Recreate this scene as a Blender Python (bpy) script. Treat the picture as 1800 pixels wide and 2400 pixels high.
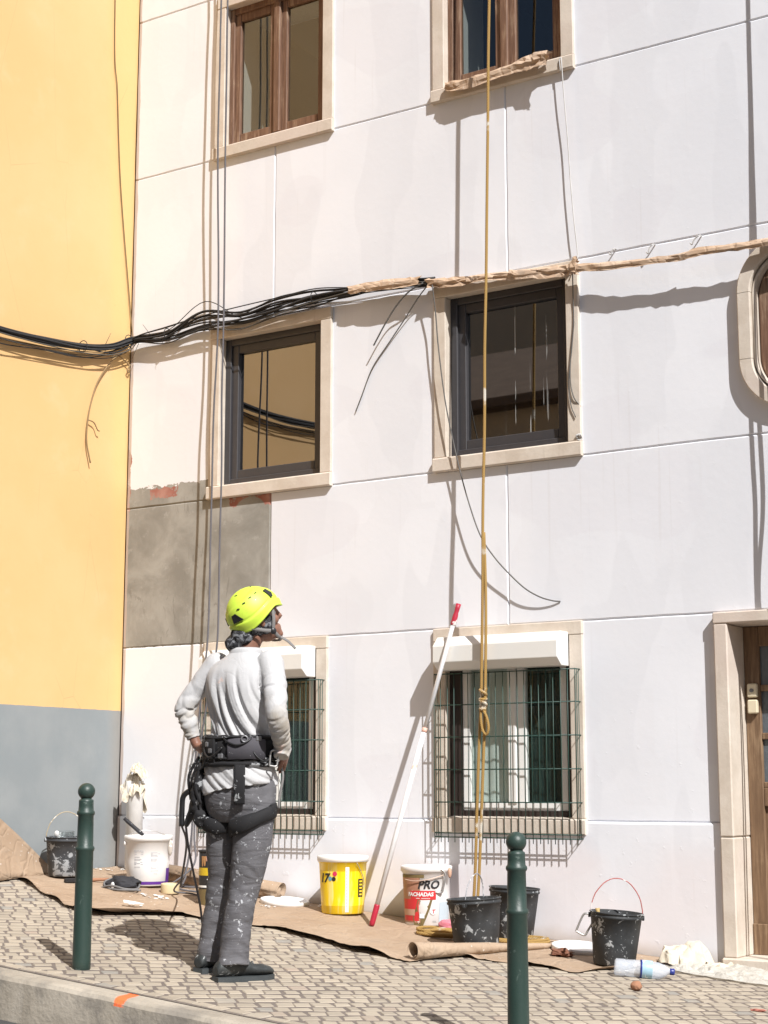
import bpy, bmesh, math, random
from mathutils import Vector, Matrix, noise
random.seed(7)
PI = math.pi
for o in list(bpy.data.objects): bpy.data.objects.remove(o)
S = bpy.context.scene
COL = S.collection

# ------------------------------------------------------------------ camera
cam = bpy.data.objects.new('camera', bpy.data.cameras.new('camera'))
COL.objects.link(cam)
cam.data.sensor_fit = 'VERTICAL'; cam.data.sensor_height = 36.0
cam.data.lens = 3830 / 2400 * 36.0
cam.data.clip_start = 0.1; cam.data.clip_end = 600
cam.location = (0, -8.5, 0)
cam.rotation_euler = (math.radians(90 + 9.574), 0, math.radians(32.74))
S.camera = cam

# ------------------------------------------------------------------ sky, sun, exposure
LIGHT = Vector((-1.57, 1.0, -1.82)).normalized()
w = bpy.data.worlds.new('World'); S.world = w; w.use_nodes = True
wt = w.node_tree
bg = wt.nodes.get('Background') or wt.nodes.new('ShaderNodeBackground')
sky = wt.nodes.new('ShaderNodeTexSky'); sky.sky_type = 'NISHITA'; sky.sun_disc = False
sky.sun_elevation = math.asin(-LIGHT.z)
sky.sun_rotation = math.atan2(-LIGHT.x, -LIGHT.y)
sky.air_density = 1.0; sky.dust_density = 1.6; sky.ozone_density = 1.0
wt.links.new(sky.outputs[0], bg.inputs[0]); bg.inputs[1].default_value = 0.052
sl = bpy.data.lights.new('sun', 'SUN'); sl.energy = 5.0; sl.angle = math.radians(0.53); sl.color = (1.0, 0.985, 0.965)
sun = bpy.data.objects.new('sun', sl); COL.objects.link(sun)
sun.location = (10, -12, 16)
sun.rotation_euler = LIGHT.to_track_quat('-Z', 'Y').to_euler()
S.view_settings.view_transform = 'Standard'; S.view_settings.look = 'None'
S.view_settings.exposure = 0.32; S.view_settings.gamma = 1.0; S.view_settings.use_curve_mapping = False
S.render.engine = 'CYCLES'
S.cycles.max_bounces = 8; S.cycles.transparent_max_bounces = 16
S.cycles.use_denoising = True

# ------------------------------------------------------------------ object helpers
def tag(o, label=None, cat=None, group=None, kind=None):
    if label: o['label'] = label
    if cat: o['category'] = cat
    if group: o['group'] = group
    if kind: o['kind'] = kind
    return o
def link(name, me, mat=None, parent=None, loc=(0, 0, 0), rot=(0, 0, 0)):
    o = bpy.data.objects.new(name, me); COL.objects.link(o)
    if me is not None and mat is not None and not me.materials:
        me.materials.append(mat)
    o.location = loc; o.rotation_euler = rot
    if parent is not None: o.parent = parent
    return o
def empty(name, loc=(0, 0, 0), rot=(0, 0, 0), parent=None):
    o = bpy.data.objects.new(name, None); COL.objects.link(o)
    o.empty_display_size = 0.1; o.location = loc; o.rotation_euler = rot
    if parent is not None: o.parent = parent
    return o
def cat_rom(pts, n=8):
    P = [Vector(p) for p in pts]
    if len(P) < 3 or n < 2: return P
    out = []
    for i in range(len(P) - 1):
        a = P[i - 1] if i > 0 else P[0] * 2 - P[1]
        b, c = P[i], P[i + 1]
        d = P[i + 2] if i + 2 < len(P) else P[-1] * 2 - P[-2]
        for j in range(n):
            t = j / n; t2 = t * t; t3 = t2 * t
            out.append(0.5 * ((2 * b) + (c - a) * t + (2 * a - 5 * b + 4 * c - d) * t2 + (3 * b - a - 3 * c + d) * t3))
    out.append(P[-1]); return out

class MB:
    """collects simple shapes into one mesh"""
    def __init__(s): s.v = []; s.f = []; s.sm = []
    def add(s, vs, fs, smooth=False):
        k = len(s.v); s.v += [tuple(v) for v in vs]
        s.f += [tuple(i + k for i in f) for f in fs]; s.sm += [smooth] * len(fs); return s
    def box(s, a, b, ch=0.0):
        x0, y0, z0 = [min(p, q) for p, q in zip(a, b)]; x1, y1, z1 = [max(p, q) for p, q in zip(a, b)]
        if ch <= 0:
            v = [(x, y, z) for z in (z0, z1) for y in (y0, y1) for x in (x0, x1)]
            return s.add(v, [(0, 2, 3, 1), (4, 5, 7, 6), (0, 1, 5, 4), (2, 6, 7, 3), (0, 4, 6, 2), (1, 3, 7, 5)])
        c = min(ch, (x1 - x0) * .45, (y1 - y0) * .45, (z1 - z0) * .45)
        bm = bmesh.new()
        v = [bm.verts.new((x, y, z)) for z in (z0, z1) for y in (y0, y1) for x in (x0, x1)]
        for f in [(0, 2, 3, 1), (4, 5, 7, 6), (0, 1, 5, 4), (2, 6, 7, 3), (0, 4, 6, 2), (1, 3, 7, 5)]:
            bm.faces.new([v[i] for i in f])
        bmesh.ops.bevel(bm, geom=bm.edges[:], offset=c, segments=1, affect='EDGES', profile=0.5)
        bm.verts.index_update()
        s.add([q.co[:] for q in bm.verts], [[q.index for q in f.verts] for f in bm.faces]); bm.free(); return s
    def tube(s, path, r, n=8, cap=True, sx=1.0, up=None):
        P = [Vector(p) for p in path]; m = len(P)
        R = r if hasattr(r, '__len__') else [r] * m
        vs = []; prev = None
        for i, p in enumerate(P):
            t = (P[min(i + 1, m - 1)] - P[max(i - 1, 0)])
            t = t.normalized() if t.length > 1e-9 else Vector((0, 0, 1))
            if prev is None:
                u = Vector(up) if up is not None else (Vector((0, 0, 1)) if abs(t.z) < .9 else Vector((1, 0, 0)))
            else: u = prev
            u = (u - t * u.dot(t))
            if u.length < 1e-6: u = t.orthogonal()
            u.normalize(); prev = u; b = t.cross(u)
            for k in range(n):
                a = 2 * PI * k / n
                vs.append(p + u * (math.cos(a) * R[i]) + b * (math.sin(a) * R[i] * sx))
        fs = [(i * n + k, i * n + (k + 1) % n, (i + 1) * n + (k + 1) % n, (i + 1) * n + k) for i in range(m - 1) for k in range(n)]
        s.add(vs, fs, True)
        if cap:
            s.add(vs[:n], [tuple(reversed(range(n)))]); s.add(vs[-n:], [tuple(range(n))])
        return s
    def lathe(s, prof, n=32, c=(0, 0, 0), flat=False):
        """prof: list of (r,z)"""
        vs = []; m = len(prof)
        for r, z in prof:
            for k in range(n):
                a = 2 * PI * k / n
                vs.append((c[0] + r * math.cos(a), c[1] + r * math.sin(a), c[2] + z))
        fs = [(i * n + k, i * n + (k + 1) % n, (i + 1) * n + (k + 1) % n, (i + 1) * n + k) for i in range(m - 1) for k in range(n)]
        s.add(vs, fs, not flat)
        if prof[0][0] > 1e-6: s.add(vs[:n], [tuple(reversed(range(n)))])
        if prof[-1][0] > 1e-6: s.add(vs[-n:], [tuple(range(n))])
        return s
    def rings(s, rings, closed=True, cap=True, smooth=True):
        n = len(rings[0]); vs = [p for r in rings for p in r]; m = len(rings)
        kk = n if closed else n - 1
        fs = [(i * n + k, i * n + (k + 1) % n, (i + 1) * n + (k + 1) % n, (i + 1) * n + k) for i in range(m - 1) for k in range(kk)]
        s.add(vs, fs, smooth)
        if cap and closed:
            s.add(rings[0], [tuple(reversed(range(n)))]); s.add(rings[-1], [tuple(range(n))])
        return s
    def prism(s, poly, axis, a, b):
        """poly of 2-tuples in the two other axes; extruded on axis 0/1/2 from a to b"""
        def p3(p, t):
            q = list(p); q.insert(axis, t); return tuple(q)
        n = len(poly); vs = [p3(p, a) for p in poly] + [p3(p, b) for p in poly]
        fs = [tuple(range(n)), tuple(reversed(range(n, 2 * n)))] + [(i, i + n, (i + 1) % n + n, (i + 1) % n) for i in range(n)]
        return s.add(vs, fs)
    def ellipsoid(s, c, r, n=20, m=12, rot=None):
        vs = []; c = Vector(c)
        for i in range(m + 1):
            t = PI * i / m
            for k in range(n):
                a = 2 * PI * k / n
                v = Vector((r[0] * math.sin(t) * math.cos(a), r[1] * math.sin(t) * math.sin(a), r[2] * math.cos(t)))
                if rot is not None: v = rot @ v
                vs.append(c + v)
        fs = [(i * n + k, (i + 1) * n + k, (i + 1) * n + (k + 1) % n, i * n + (k + 1) % n) for i in range(m) for k in range(n)]
        return s.add(vs, fs, True)
    def mesh(s, name, fix=True):
        me = bpy.data.meshes.new(name); me.from_pydata(s.v, [], s.f)
        me.polygons.foreach_set('use_smooth', s.sm)
        bm = bmesh.new(); bm.from_mesh(me)
        bmesh.ops.remove_doubles(bm, verts=bm.verts[:], dist=1e-5)
        if fix: bmesh.ops.recalc_face_normals(bm, faces=bm.faces[:])
        bm.to_mesh(me); bm.free(); me.update(); return me
    def build(s, name, mat=None, parent=None, loc=(0, 0, 0), rot=(0, 0, 0), fix=True):
        return link(name, s.mesh(name, fix), mat, parent, loc, rot)

def evaluated(o):
    dg = bpy.context.evaluated_depsgraph_get()
    return bpy.data.meshes.new_from_object(o.evaluated_get(dg))
def remeshed(mb, voxel, smooth=2):
    """one continuous skin grown over overlapping solids"""
    o = link('tmp_remesh', mb.mesh('tmp_remesh'))
    m = o.modifiers.new('r', 'REMESH'); m.mode = 'VOXEL'; m.voxel_size = voxel; m.use_smooth_shade = True
    if smooth:
        q = o.modifiers.new('s', 'SMOOTH'); q.factor = 0.6; q.iterations = smooth
    me = evaluated(o); old = o.data
    bpy.data.objects.remove(o); bpy.data.meshes.remove(old)
    me.polygons.foreach_set('use_smooth', [True] * len(me.polygons))
    return me
def displace(me, fn):
    me.update()
    ns = [v.normal.copy() for v in me.vertices]
    for v, n in zip(me.vertices, ns):
        v.co = v.co + n * fn(v.co, n)
    me.update()
def text_mesh(txt, size=1.0, shear=0.0, bold=0.0):
    c = bpy.data.curves.new('txt', 'FONT'); c.body = txt; c.size = size; c.shear = shear; c.offset = bold
    c.align_x = 'CENTER'; c.resolution_u = 3
    o = bpy.data.objects.new('txt', c); COL.objects.link(o)
    me = evaluated(o); bpy.data.objects.remove(o); bpy.data.curves.remove(c)
    v = [p.co[:] for p in me.vertices]; f = [tuple(p.vertices) for p in me.polygons]
    bpy.data.meshes.remove(me); return v, f
def nz(x, y=0.0, z=0.0): return noise.noise(Vector((x + .137, y + .271, z + .413)), noise_basis='PERLIN_NEW')

# ------------------------------------------------------------------ material helpers
class N:
    def __init__(s, name):
        s.m = bpy.data.materials.new(name); s.m.use_nodes = True
        s.t = s.m.node_tree; s.t.nodes.clear()
        s.out = s.t.nodes.new('ShaderNodeOutputMaterial')
        s.co = s.t.nodes.new('ShaderNodeTexCoord')
    def n(s, kind, **k):
        q = s.t.nodes.new(kind)
        for a, b in k.items(): setattr(q, a, b)
        return q
    def set(s, sock, v):
        if isinstance(v, bpy.types.NodeSocket): s.t.links.new(v, sock)
        elif v is not None:
            if isinstance(v, (tuple, list)) and len(v) == 3 and sock.type == 'RGBA': v = (*v, 1)
            sock.default_value = v
    def math(s, op, a, b=None, c=None, clamp=False):
        q = s.n('ShaderNodeMath', operation=op); q.use_clamp = clamp
        s.set(q.inputs[0], a)
        if b is not None: s.set(q.inputs[1], b)
        if c is not None: s.set(q.inputs[2], c)
        return q.outputs[0]
    def mix(s, f, a, b):
        q = s.n('ShaderNodeMix', data_type='RGBA')
        s.set(q.inputs[0], f); s.set(q.inputs[6], a); s.set(q.inputs[7], b); return q.outputs[2]
    def obj(s, scale=None):
        o = s.co.outputs['Object']
        if scale is None: return o
        q = s.n('ShaderNodeMapping'); s.set(q.inputs[0], o); q.inputs['Scale'].default_value = scale; return q.outputs[0]
    def noise(s, scale, detail=3, rough=.55, vec=None, dist=0.0):
        q = s.n('ShaderNodeTexNoise'); s.set(q.inputs['Vector'], vec if vec is not None else s.obj())
        q.inputs['Scale'].default_value = scale; q.inputs['Detail'].default_value = detail
        q.inputs['Roughness'].default_value = rough; q.inputs['Distortion'].default_value = dist
        return q.outputs[0]
    def n_dist(s, amt):
        q = s.n('ShaderNodeTexNoise'); s.set(q.inputs['Vector'], s.obj()); q.inputs['Scale'].default_value = 3.0
        v = s.n('ShaderNodeVectorMath', operation='MULTIPLY_ADD'); s.set(v.inputs[0], q.outputs[1]); v.inputs[1].default_value = (amt,) * 3; s.set(v.inputs[2], s.obj()); return v.outputs[0]
    def voro(s, scale, feature='F1', vec=None, out=0):
        q = s.n('ShaderNodeTexVoronoi', feature=feature); s.set(q.inputs['Vector'], vec if vec is not None else s.obj())
        q.inputs['Scale'].default_value = scale; return q.outputs[out]
    def ramp(s, f, lo, hi):
        """smooth 0..1 between lo and hi"""
        q = s.n('ShaderNodeMapRange', interpolation_type='SMOOTHSTEP'); s.set(q.inputs[0], f)
        s.set(q.inputs[1], lo); s.set(q.inputs[2], hi); return q.outputs[0]
    def xyz(s, vec=None):
        q = s.n('ShaderNodeSeparateXYZ'); s.set(q.inputs[0], vec if vec is not None else s.obj()); return q.outputs
    def bump(s, h, strength=.3, dist=.01, nrm=None):
        q = s.n('ShaderNodeBump'); s.set(q.inputs['Height'], h); q.inputs['Strength'].default_value = strength
        q.inputs['Distance'].default_value = dist
        if nrm is not None: s.set(q.inputs['Normal'], nrm)
        return q.outputs[0]
    def bsdf(s, color, rough=.7, metal=0.0, normal=None, spec=None, coat=0.0, sss=0.0, trans=0.0, sheen=0.0):
        q = s.n('ShaderNodeBsdfPrincipled')
        s.set(q.inputs['Base Color'], color); s.set(q.inputs['Roughness'], rough); q.inputs['Metallic'].default_value = metal
        if normal is not None: s.set(q.inputs['Normal'], normal)
        if spec is not None: q.inputs['Specular IOR Level'].default_value = spec
        q.inputs['Coat Weight'].default_value = coat; q.inputs['Transmission Weight'].default_value = trans
        q.inputs['Sheen Weight'].default_value = sheen
        s.t.links.new(q.outputs[0], s.out.inputs[0]); return q
MATS = {}
def mat_plain(name, col, rough=.6, metal=0.0, var=.12, scale=12, bump=.15, bscale=60, spec=None, coat=0.0, dist=.004):
    if name in MATS: return MATS[name]
    k = N(name); n1 = k.noise(scale, 4)
    c = k.mix(n1, tuple(x * (1 - var) for x in col), tuple(min(1, x * (1 + var)) for x in col))
    nr = k.bump(k.noise(bscale, 4), bump, dist) if bump else None
    k.bsdf(c, rough, metal, nr, spec, coat); MATS[name] = k.m; return k.m
def mat_splat(name, col, splat=(.78, .77, .75), amount=.5, scale=9, rough=.7, fine=28, gen=False, metal=0.0, dusty=None):
    """a surface spattered with dried paint"""
    k = N(name); co = k.obj()
    base = k.mix(k.noise(14, 4), tuple(x * .8 for x in col), tuple(min(1, x * 1.2) for x in col))
    if dusty: base = k.mix(k.math('MULTIPLY', k.ramp(k.noise(6, 5), .42, .7), .6), base, dusty)
    big = k.noise(scale, 6, .65, dist=.6); zone = k.noise(scale * .35, 2)
    t = k.math('ADD', big, k.math('MULTIPLY', k.math('SUBTRACT', zone, .5), .5))
    m1 = k.ramp(t, .74 - amount * .2, .76 - amount * .2)
    vd = k.voro(fine * 2.2); zn = k.noise(scale * .8, 3)
    m2 = k.math('MULTIPLY', k.math('LESS_THAN', vd, k.math('MULTIPLY', k.ramp(zn, .45, .75), .34 * amount + .05)), k.math('GREATER_THAN', k.noise(fine * .9, 2), .46))
    m = k.math('MAXIMUM', m1, m2)
    c = k.mix(m, base, splat)
    nr = k.bump(k.math('ADD', k.noise(120, 3), k.math('MULTIPLY', m, .8)), .25, .003)
    k.bsdf(c, rough, metal, nr); MATS[name] = k.m; return k.m

# ------------------------------------------------------------------ materials
def wall_material(full):
    k = N('white_wall_paint_bare_panel' if full else 'white_wall_paint'); X, Y, Z = k.xyz()
    nb = k.noise(1.1, 2, .6); roll = k.noise(1.0, 2, .5, vec=k.obj((2.3, 1, .75)))
    vc = k.n('ShaderNodeTexVoronoi', distance='CHEBYCHEV'); k.set(vc.inputs['Vector'], k.obj((1.6, 1, .9))); vc.inputs['Scale'].default_value = 1.5
    cell = k.xyz(vc.outputs['Color'])[0]
    c = k.mix(k.ramp(nb, .35, .65), (.74, .757, .805), (.785, .80, .845))
    c = k.mix(k.math('MULTIPLY', k.math('GREATER_THAN', cell, .55), .30), c, (.73, .74, .78))
    c = k.mix(k.math('MULTIPLY', k.ramp(roll, .52, .545), .38), c, (.685, .70, .745))
    roll2 = k.noise(.8, 1, .5, vec=k.obj((1.1, 1, 1.9)))
    c = k.mix(k.math('MULTIPLY', k.ramp(roll2, .56, .575), .32), c, (.70, .70, .75))
    warm_bounce = k.ramp(X, -6.3, -7.6)  # warm bounce from the yellow wall, tinted into the wall colour towards the corner
    c = k.mix(k.math('MULTIPLY', warm_bounce, .30), c, (.80, .775, .75))
    drip = k.noise(1.0, 2, .5, vec=k.obj((30, 1, .8)))
    c = k.mix(k.math('MULTIPLY', k.math('MULTIPLY', k.ramp(drip, .62, .72), k.ramp(roll2, .42, .58)), .22), c, (.62, .61, .62))
    dn = k.noise(4, 3, .6)
    pin = k.math('MULTIPLY', k.ramp(Z, -.2, -.45), k.ramp(nb, .42, .6))
    c = k.mix(k.math('MULTIPLY', pin, .35), c, (.77, .66, .64))
    # splashes of dirt at the foot of the wall, which follows the street
    gz = k.math('MULTIPLY_ADD', X, -.085, -1.225)
    h = k.math('SUBTRACT', Z, gz)
    foot = k.math('MULTIPLY', k.ramp(k.math('ADD', h, k.math('MULTIPLY', dn, .10)), .16, .05), .75)
    c = k.mix(foot, c, (.50, .43, .37))
    rough = .55
    if full:
        # bare cement panel with red primer showing at its edges
        e0 = k.math('SUBTRACT', k.noise(9, 4, .7), .5)
        e2 = k.math('MULTIPLY', k.math('SUBTRACT', k.noise(17, 4, .7, vec=k.obj((.7, 1, 1.4))), .5), .11)
        xe = k.math('MULTIPLY_ADD', e0, .03, X); ze = k.math('ADD', Z, e2)
        left = k.math('LESS_THAN', X, -6.86)
        top = k.math('MULTIPLY_ADD', left, .13, 1.925)
        cem = k.math('MULTIPLY', k.math('LESS_THAN', xe, -6.349), k.math('MULTIPLY', k.math('LESS_THAN', ze, top), k.math('GREATER_THAN', k.math('MULTIPLY_ADD', e2, .4, Z), .947)))
        cn = k.noise(3.2, 6, .6, dist=.4)
        cc = k.mix(k.ramp(cn, .3, .7), (.225, .212, .185), (.36, .345, .31))
        cc = k.mix(k.math('MULTIPLY', k.ramp(k.noise(9, 5, .7), .55, .7), .5), cc, (.42, .405, .37))
        scr = k.math('MULTIPLY', k.ramp(k.noise(1.0, 3, .6, vec=k.obj((14, 1, 3.5)), dist=2.5), .60, .64), k.ramp(k.noise(2.1, 2), .45, .6))
        cc = k.mix(k.math('MULTIPLY', scr, .45), cc, (.16, .145, .125))
        c = k.mix(cem, c, cc)
        e3 = k.math('MULTIPLY', e0, .12)
        xx = k.math('MULTIPLY_ADD', e3, .6, X); zz = k.math('ADD', Z, e3)
        def patch(x0, x1, z0, z1, amt=1.0):
            a = k.math('MULTIPLY', k.math('GREATER_THAN', xx, x0), k.math('LESS_THAN', xx, x1))
            return k.math('MULTIPLY', a, k.math('MULTIPLY', k.math('GREATER_THAN', zz, z0), k.math('LESS_THAN', zz, z1)))
        red = patch(-6.70, -6.33, 1.84, 2.0)
        hole = k.ramp(k.math('ADD', k.math('POWER', k.math('MULTIPLY', k.math('ADD', X, 6.52), 7.5), 2), k.math('POWER', k.math('MULTIPLY', k.math('ADD', Z, -1.80), 9.5), 2)), .9, 1.05)
        red = k.math('MULTIPLY', red, hole)
        for a in ((-7.39, -7.15, 1.965, 2.04), (-7.70, -7.575, 1.90, 2.34), (-6.42, -5.90, .945, .975)):
            red = k.math('MAXIMUM', red, patch(*a))
        red = k.math('MULTIPLY', red, k.ramp(k.noise(15, 5, .7), .40, .47))
        c = k.mix(red, c, k.mix(k.ramp(dn, .35, .65), (.31, .115, .085), (.46, .26, .21)))
        rough = k.mix(cem, (.55,) * 3, (.9,) * 3)
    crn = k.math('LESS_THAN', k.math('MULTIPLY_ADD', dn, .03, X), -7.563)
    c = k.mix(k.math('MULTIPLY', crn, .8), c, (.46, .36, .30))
    hf = k.noise(20, 3, .55); k_bump = .13
    low = k.math('MULTIPLY_ADD', k.ramp(Z, .9, -.2), .8, .2)
    hh = k.math('ADD', hf, k.math('MULTIPLY', k.math('MULTIPLY', k.ramp(hf, .66, .74), low), 1.4))
    nr = k.bump(hh, k_bump, .006)
    k.bsdf(c, rough, normal=nr); return k.m
M_wall = wall_material(False); M_wallc = wall_material(True)

def yellow_material():
    k = N('yellow_wall_paint'); X, Y, Z = k.xyz()
    n1 = k.noise(.9, 5, .6); n2 = k.noise(2.5, 5, .6)
    c = k.mix(k.ramp(n1, .35, .68), (.665, .42, .185), (.69, .45, .215))
    c = k.mix(k.math('MULTIPLY', k.ramp(n2, .55, .72), .5), c, (.72, .475, .25))
    near = k.ramp(k.math('ADD', Y, k.math('MULTIPLY', k.math('SUBTRACT', 5.0, Z), -.05)), -.34, -.24)
    c = k.mix(k.math('MULTIPLY', near, .5), c, (.70, .455, .18))
    spots = k.math('MULTIPLY', k.ramp(k.noise(15, 5, .7), .66, .74), k.ramp(k.noise(2, 2), .45, .6))
    c = k.mix(k.math('MULTIPLY', spots, .35), c, (.55, .33, .15))
    cr = k.math('LESS_THAN', k.voro(1.7, 'DISTANCE_TO_EDGE', vec=k.obj((1, 1.3, .55))), .0022)
    c = k.mix(k.math('MULTIPLY', k.math('MULTIPLY', cr, k.ramp(k.noise(1.3, 2), .5, .6)), .5), c, (.45, .28, .13))
    dado = k.math('LESS_THAN', k.math('ADD', Z, k.math('MULTIPLY', k.noise(30, 2), .006)), .521)
    g = k.mix(k.ramp(k.noise(3, 5), .3, .7), (.225, .25, .262), (.265, .285, .293))
    g = k.mix(k.math('MULTIPLY', k.ramp(Y, -.16, -.01), .6), g, (.26, .235, .205))
    c = k.mix(dado, c, g)
    hh = k.math('ADD', k.noise(14, 6, .6), k.math('MULTIPLY', k.noise(120, 3), .2))
    k.bsdf(c, .75, normal=k.bump(hh, .25, .006)); return k.m
M_yellow = yellow_material()

def stone_material():
    k = N('limestone_surround'); n1 = k.noise(5, 6, .65); n2 = k.noise(1.7, 3)
    c = k.mix(k.ramp(n1, .3, .7), (.54, .465, .385), (.66, .59, .51))
    c = k.mix(k.math('MULTIPLY', k.ramp(n2, .52, .7), .55), c, (.60, .50, .44))
    st = k.noise(4, 5, .7, vec=k.obj((5, 5, .7)))
    c = k.mix(k.math('MULTIPLY', k.ramp(st, .58, .75), .5), c, (.40, .34, .27))
    k.bsdf(c, .75, normal=k.bump(k.noise(70, 5), .3, .004)); return k.m
M_stone = stone_material()

def wood_material(name, a, b, worn, sc=(28, 28, 2.2)):
    k = N(name); g = k.noise(2.4, 6, .65, vec=k.obj(sc)); n2 = k.noise(3.5, 4)
    c = k.mix(k.ramp(g, .3, .72), a, b)
    c = k.mix(k.math('MULTIPLY', k.ramp(k.math('ADD', k.math('MULTIPLY', g, .55), k.math('MULTIPLY', n2, .55)), .56, .70), .6), c, worn)
    k.bsdf(c, .65, normal=k.bump(g, .4, .003)); return k.m
M_wood = wood_material('weathered_brown_wood', (.125, .062, .036), (.215, .118, .070), (.36, .255, .17))
M_door = wood_material('varnished_door_wood', (.135, .078, .042), (.22, .135, .075), (.31, .21, .125))

def glass(name, refl, tint=(.86, .88, .87), streak=False):
    k = N(name)
    tr = k.n('ShaderNodeBsdfTransparent'); tr.inputs[0].default_value = (*tint, 1)
    gl = k.n('ShaderNodeBsdfGlossy'); gl.inputs['Roughness'].default_value = .015
    nr = k.bump(k.noise(1.6, 1), .03, .004); k.set(gl.inputs['Normal'], nr)
    mx = k.n('ShaderNodeMixShader')
    fr = k.n('ShaderNodeLayerWeight')
    k.set(mx.inputs[0], k.math('ADD', k.math('MULTIPLY', k.math('POWER', fr.outputs['Facing'], 5), .9), .05 + refl))
    k.t.links.new(tr.outputs[0], mx.inputs[1]); k.t.links.new(gl.outputs[0], mx.inputs[2])
    last = mx.outputs[0]
    if streak:
        X, Y, Z = k.xyz()
        cols = k.noise(1.0, 2, .5, vec=k.obj((55, 1, .35))); brk = k.noise(1.0, 3, .6, vec=k.obj((40, 1, 3.5)))
        zone = k.math('MULTIPLY', k.ramp(X, -4.66, -4.56), k.ramp(X, -4.30, -4.42))
        m = k.math('MULTIPLY', k.math('MULTIPLY', k.ramp(cols, .62, .66), k.ramp(brk, .48, .56)), zone)
        df = k.n('ShaderNodeBsdfDiffuse'); df.inputs[0].default_value = (.62, .63, .62, 1)
        m2 = k.n('ShaderNodeMixShader'); k.set(m2.inputs[0], k.math('MULTIPLY', m, .6))
        k.t.links.new(last, m2.inputs[1]); k.t.links.new(df.outputs[0], m2.inputs[2]); last = m2.outputs[0]
    k.t.links.new(last, k.out.inputs[0]); return k.m
M_glass_alu = glass('dark_tinted_pane', .27, (.25, .25, .25))
M_glass_alu2 = glass('paint_streaked_pane', .30, (.30, .30, .28), True)
M_glass_wood = glass('old_pane', .05, (.75, .77, .76))
M_glass_pvc = glass('plain_pane', .0, (.90, .93, .92))
M_alu = mat_plain('charcoal_aluminium', (.045, .043, .047), .42, .0, .15, 20, .05, 90)
M_pvc = mat_plain('white_plastic', (.78, .775, .75), .4, 0, .04, 8, .03, 40)
M_box = mat_plain('cream_white_enamel', (.73, .72, .69), .45, 0, .04, 6, .04, 30)
M_green = mat_plain('green_coated_wire', (.018, .055, .043), .45, 0, .2, 30, 0)
M_bollard = mat_splat('dark_green_cast_iron', (.022, .046, .038), (.085, .12, .105), .45, 16, .45, 46, dusty=(.040, .060, .050))
M_black = mat_plain('black_cable_rubber', (.020, .020, .022), .7, 0, .6, 14, .3, 60)
M_greycable = mat_plain('grey_cable', (.16, .155, .155), .6, 0, .2, 30, 0)
M_wire = mat_plain('painted_wire', (.10, .095, .09), .6, 0, .4, 8, 0)
M_wirew = mat_plain('white_painted_wire', (.50, .49, .48), .6, 0, .3, 12, 0)
M_ropeg = mat_plain('grey_climbing_rope', (.115, .11, .12), .85, 0, .3, 120, .4, 300)
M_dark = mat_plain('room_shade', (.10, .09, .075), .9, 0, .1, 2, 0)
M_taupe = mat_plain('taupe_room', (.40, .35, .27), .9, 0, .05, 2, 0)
M_plaster = mat_plain('white_plaster', (.80, .80, .78), .8, 0, .03, 5, .1, 30)
M_curt = mat_plain('pale_curtain', (.70, .74, .71), .9, 0, .12, 6, .2, 20)
M_mortar = mat_plain('sandy_joint', (.165, .137, .118), .95, 0, .3, 14, .3, 120)

def rope_material():
    k = N('ochre_twisted_rope'); X, Y, Z = k.xyz()
    wv = k.n('ShaderNodeTexWave', wave_type='BANDS', bands_direction='DIAGONAL'); k.set(wv.inputs[0], k.obj((60, 60, 60))); wv.inputs['Scale'].default_value = 1.0
    c = k.mix(wv.outputs[1], (.24, .135, .035), (.50, .32, .10))
    c = k.mix(k.math('MULTIPLY', k.ramp(k.noise(4, 5), .62, .68), .8), c, (.70, .68, .62))
    k.bsdf(c, .8, normal=k.bump(wv.outputs[1], .6, .004)); return k.m
M_rope = rope_material()
def paper_material(name, a, b):
    k = N(name); n1 = k.noise(3, 6, .65); n2 = k.noise(14, 4, vec=k.obj((1, 3, 3)))
    c = k.mix(k.ramp(n1, .3, .7), a, b)
    c = k.mix(k.math('MULTIPLY', k.ramp(n2, .6, .75), .25), c, (.50, .42, .34))
    sp = k.math('MULTIPLY', k.math('LESS_THAN', k.voro(26), .14), k.ramp(k.noise(2.2, 2), .5, .62))
    c = k.mix(k.math('MULTIPLY', sp, .7), c, (.70, .66, .60))
    cr = k.voro(4.5, 'DISTANCE_TO_EDGE', vec=k.n_dist(.25)); cr2 = k.voro(11, 'DISTANCE_TO_EDGE', vec=k.n_dist(.2))
    hh = k.math('ADD', k.ramp(cr, .0, .10), k.math('MULTIPLY', k.ramp(cr2, .0, .12), .5))
    dirt = k.math('MULTIPLY', k.ramp(k.noise(6, 6, .7), .52, .66), .35); c = k.mix(dirt, c, (.26, .20, .155))
    k.bsdf(c, .8, normal=k.bump(k.math('ADD', hh, k.noise(9, 4)), .40, .010)); return k.m
M_paper = paper_material('kraft_paper', (.335, .235, .158), (.41, .305, .215))
M_mask = paper_material('masking_paper', (.45, .31, .205), (.60, .46, .35))
M_tile = mat_plain('roof_tile', (.35, .13, .07), .8, 0, .3, 10, .3, 20)

# ------------------------------------------------------------------ ground levels
def sstep(t): t = max(0., min(1., t)); return t * t * (3 - 2 * t)
def gz(x, y):
    z = -.80 - .085 * (x + 5) + .025 * y
    return z + .045 * sstep((-6.4 - x) / 1.1) * sstep((y + 2.0) / 1.3)
KY = -3.04        # kerb arris, pavement side of the road

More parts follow.
